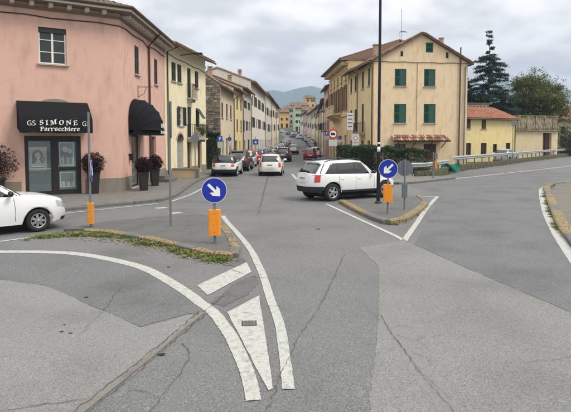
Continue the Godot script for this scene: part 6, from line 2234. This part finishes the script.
func _ready() -> void:
	rng.seed = 20
	# camera
	var cam := Camera3D.new()
	cam.name = "camera"
	add_child(cam)
	cam.position = Vector3(0, 2.45, 0)
	cam.rotation_degrees = Vector3(-3.5, 0, 0)
	cam.projection = Camera3D.PROJECTION_FRUSTUM
	cam.near = 0.1
	cam.far = 9000.0
	cam.size = 0.1 * 412.0 / 520.0
	cam.frustum_offset = Vector2(0, -0.1 * 34.2 / 520.0)
	cam.current = true
	# overcast sky, soft light from high on the right
	var we := WorldEnvironment.new()
	we.name = "environment"
	var env := Environment.new()
	env.background_mode = Environment.BG_SKY
	var sky := Sky.new()
	var pm := PanoramaSkyMaterial.new()
	pm.panorama = ImageTexture.create_from_image(sky_image())
	sky.sky_material = pm
	env.sky = sky
	env.tonemap_mode = Environment.TONE_MAPPER_LINEAR
	env.tonemap_exposure = 1.66
	env.sdfgi_enabled = true
	env.ssao_enabled = true
	env.ssil_enabled = true
	env.fog_enabled = true
	env.fog_density = 0.00032
	env.fog_light_color = Color(0.7, 0.79, 0.92)
	we.environment = env
	add_child(we)
	var sun := DirectionalLight3D.new()
	sun.name = "sun"
	sun.light_color = Color(1.0, 0.97, 0.92)
	sun.light_energy = 0.5
	sun.light_angular_distance = 22.0
	sun.shadow_enabled = true
	add_child(sun)
	sun.look_at_from_position(Vector3(8.0, 11.0, 3.0), Vector3.ZERO)

	materials()
	ground()
	pink_house()
	left_row()
	gable_house()
	right_row()
	ornate_house()
	right_background()
	furniture()

	# cars: near ones first
	var white := rgb(226, 227, 226)
	car("suv", "white off-road car turning at the junction behind the small island", Vector2(2.6, 22.1), Vector2(0.86, 0.51), white, {"fine": true, "spokes": 5})
	car("sedan", "white saloon car cut by the left edge beside the salon", Vector2(-8.15, 13.5), Vector2(0.76, 0.65), white, {"fine": true, "spokes": 7})
	car("hatch", "white hatchback driving away up the street, nearest in the lane", Vector2(-0.98, 37.0), Vector2(0.04, 1.0), rgb(226, 225, 218), {"fine": true})
	car("suv", "dark grey estate car in the lane ahead of the white hatchback", Vector2(-0.2, 60.0), Vector2(0.045, 1.0), rgb(62, 60, 60))
	car("suv", "white estate car furthest ahead in the lane", Vector2(1.35, 88.5), Vector2(0.06, 1.0), rgb(216, 214, 208), {"y": 0.05})
	car("hatch", "red car on the right of the street, rear towards the junction", Vector2(3.1, 66.0), Vector2(0.03, 1.0), rgb(150, 22, 36))
	car("hatch", "white car parked beyond the red one on the right", Vector2(4.35, 76.0), Vector2(0.05, 1.0), rgb(222, 222, 220))
	var pl := [["mini", "white car with black roof, first of the left parked row", white, rgb(30, 30, 32)], ["suv", "black car parked second in the left row", rgb(44, 44, 46)], ["hatch", "white car parked third in the left row", rgb(214, 214, 212)], ["hatch", "bright red car parked fourth in the left row", rgb(178, 36, 36)], ["hatch", "blue car parked fifth in the left row", rgb(66, 92, 140)], ["sedan", "grey car parked sixth in the left row", rgb(120, 124, 128)], ["hatch", "silver car parked seventh in the left row", rgb(168, 170, 172)], ["suv", "white car parked eighth in the left row", rgb(212, 212, 210)], ["hatch", "dark blue car parked ninth in the left row", rgb(50, 58, 74)], ["hatch", "pale grey car parked tenth in the left row", rgb(180, 182, 184)], ["sedan", "charcoal car parked eleventh in the left row", rgb(70, 70, 74)], ["hatch", "light blue car parked twelfth in the left row", rgb(130, 148, 168)], ["hatch", "silver grey car parked thirteenth in the left row", rgb(150, 152, 154)], ["suv", "black car parked fourteenth in the left row", rgb(40, 40, 44)], ["hatch", "white car parked fifteenth in the left row", rgb(206, 206, 206)], ["hatch", "deep red car parked sixteenth in the left row", rgb(130, 36, 34)], ["sedan", "grey car parked seventeenth in the left row", rgb(110, 112, 116)], ["hatch", "white car parked last in the left row", rgb(205, 205, 205)]]
	for i in pl.size():
		var d := 36.5 + i * 5.5 + (0.3 if i % 2 else 0.0)
		if i > 8:
			d += (i - 8) * 1.2
		car(pl[i][0], pl[i][1], Vector2(-4.15 + 0.045 * (d - 34.4) + (0.12 if i % 3 == 1 else 0.0), d), Vector2(0.045, 1.0), pl[i][2], {"y": gh(d), "fine": i == 0, "roof": pl[i][3] if pl[i].size() > 3 else pl[i][2], "group": "cars parked along the left kerb"})
	var pr := [[101.0, 5.2, "black", 42], [107.5, 5.6, "grey", 116], [114.0, 5.9, "dark blue", 60], [121.0, 6.2, "silver", 170], [128.0, 6.35, "charcoal", 66], [136.0, 6.4, "white", 208], [144.0, 6.35, "dark grey", 80], [153.0, 6.2, "pale grey", 176], [163.0, 6.0, "slate", 96]]
	var nth := ["first", "second", "third", "fourth", "fifth", "sixth", "seventh", "eighth", "last"]
	for i in pr.size():
		var q = pr[i]
		car("hatch" if i % 2 else "suv", "%s car parked %s in the far right row" % [q[2], nth[i]], Vector2(q[1], q[0]), Vector2(0.02, 1.0), rgb(q[3], q[3], q[3] + (18 if q[2] == "dark blue" else 2)), {"y": gh(q[0]), "group": "cars parked along the right kerb"})
	var pf := [[176.0, 4.6, 200, "white car coming down the street near the bend"], [186.0, 2.4, 90, "dark car near the bend, nearest of those there"], [200.0, 4.4, 150, "grey car parked at the foot of the slope"], [212.0, 1.0, 60, "black car going round the bend"], [226.0, -1.8, 180, "silver car on the slope past the bend"], [240.0, -3.5, 70, "dark car highest on the slope past the bend"]]
	for q in pf:
		car("hatch", q[3], Vector2(q[1], q[0]), Vector2(-0.2, 1.0), rgb(q[2], q[2], q[2]), {"y": gh(q[0]), "group": "cars near the bend"})
	car("sedan", "silver car parked behind the guard rail by the low yellow house", Vector2(24.2, 57.3), Vector2(0.615, 0.788), rgb(176, 182, 186), {"group": "cars behind the guard rail"})

	# plants
	var plum := Color(0.035, 0.016, 0.018)
	potted("dark purple shrub in a black pot, just right of the salon door", V(-8.35, 22.55, 0.122), 0.95, 0.24, 0.5, plum)
	potted("dark purple shrub in a pot at the left of the salon, above the white car", V(-11.3, 20.3, 0.122), 0.8, 0.28, 0.8, plum)
	potted("dark shrub in a tall black pot, nearest under the hood awning", V(-6.55, 23.95, 0.122), 0.85, 0.2, 0.4, plum)
	potted("dark shrub in a tall black pot, second under the hood awning", V(-6.65, 26.4, 0.122), 0.85, 0.2, 0.42, plum)
	hedge("hedge", "clipped dark green hedge before the yellow gable house", v2([[5.2, 46.0], [6.3, 41.2], [7.6, 39.0], [10.2, 37.6]]), 1.5, 1.95, Color(0.04, 0.062, 0.028), 2000.0, 0.09)
	hedge("climber_hedge", "dark hedge at the foot of the bare stone gable", v2([[-7.6, 44.6], [-5.7, 45.2]]), 0.8, 3.2, Color(0.03, 0.05, 0.022), 2600.0, 0.09)
	bush("garden_bush", "loose grey green bush between the hedge and the low wall", V(9.6, 36.2), Vector3(1.1, 0.65, 0.8), Color(0.07, 0.085, 0.045), 420, 0.08)
	bush("balcony_flowers", "green plants and pale flowers on the cream house balcony", V(-5.95, 37.4, 2.75), Vector3(0.35, 0.5, 0.7), Color(0.08, 0.1, 0.04), 200, 0.07)
	conifer("conifer", "tall sparse conifer rising above the low yellow house", V(31.0, 80.0), 19.2, 4.9, Color(0.032, 0.056, 0.034))
	conifer("conifer", "dark dense conifer close behind the yellow gable house", V(27.2, 79.0), 11.8, 4.6, Color(0.014, 0.026, 0.017))
	conifer("conifer", "dark lower conifer just right of the tall sparse one", V(34.0, 82.0), 10.0, 3.8, Color(0.016, 0.03, 0.018))
	broad_tree("broad_tree", "big leafy olive green tree above the ruined outbuilding", V(40.2, 84.0), 13.6, 5.2, Color(0.125, 0.145, 0.042), 3900, 0.24)
	broad_tree("broad_tree", "smaller dark tree behind the big leafy one", V(50.5, 99.0), 8.2, 4.0, Color(0.04, 0.055, 0.022), 900, 0.24)
	bush("tall_bush", "dense dark green bushes at the right edge beyond the outbuilding", V(43.0, 79.0), Vector3(3.4, 2.6, 2.4), Color(0.04, 0.06, 0.022), 2600, 0.15)
	bush("tall_bush", "pale green bush at the right edge behind the guard rail", V(50.0, 86.5), Vector3(4.4, 2.1, 2.4), Color(0.055, 0.075, 0.03), 2200, 0.16)
	grass_strip("ragged green grass along the kerb of the left island", v2([[-6.3, 12.95], [-5.6, 13.35], [-4.7, 13.3], [-3.29, 12.3], [-1.9, 10.98], [-1.25, 10.45]]), 0.3, 26000)
	litter("dry leaf litter scattered before the grassy island", v2([[-5.6, 13.1], [-3.29, 12.1], [-1.9, 10.8], [-1.1, 10.3]]), 0.14, 700)
	grass_strip("thin weeds along the kerb of the gravelled island", v2([[7.0, 12.9], [7.75, 14.8], [9.5, 18.7], [12.0, 24.1]]), 0.1, 3000)
	grass_strip("thin weeds along the kerb of the small island", v2([[2.85, 14.95], [3.3, 14.95], [4.6, 17.6], [5.4, 19.8]]), 0.08, 1500)
	grass_strip("grass tufts along the foot of the retaining wall", v2([[9.5, 33.4], [13.2, 40.1], [22, 51.4], [43, 78.4]]), 0.3, 7000)
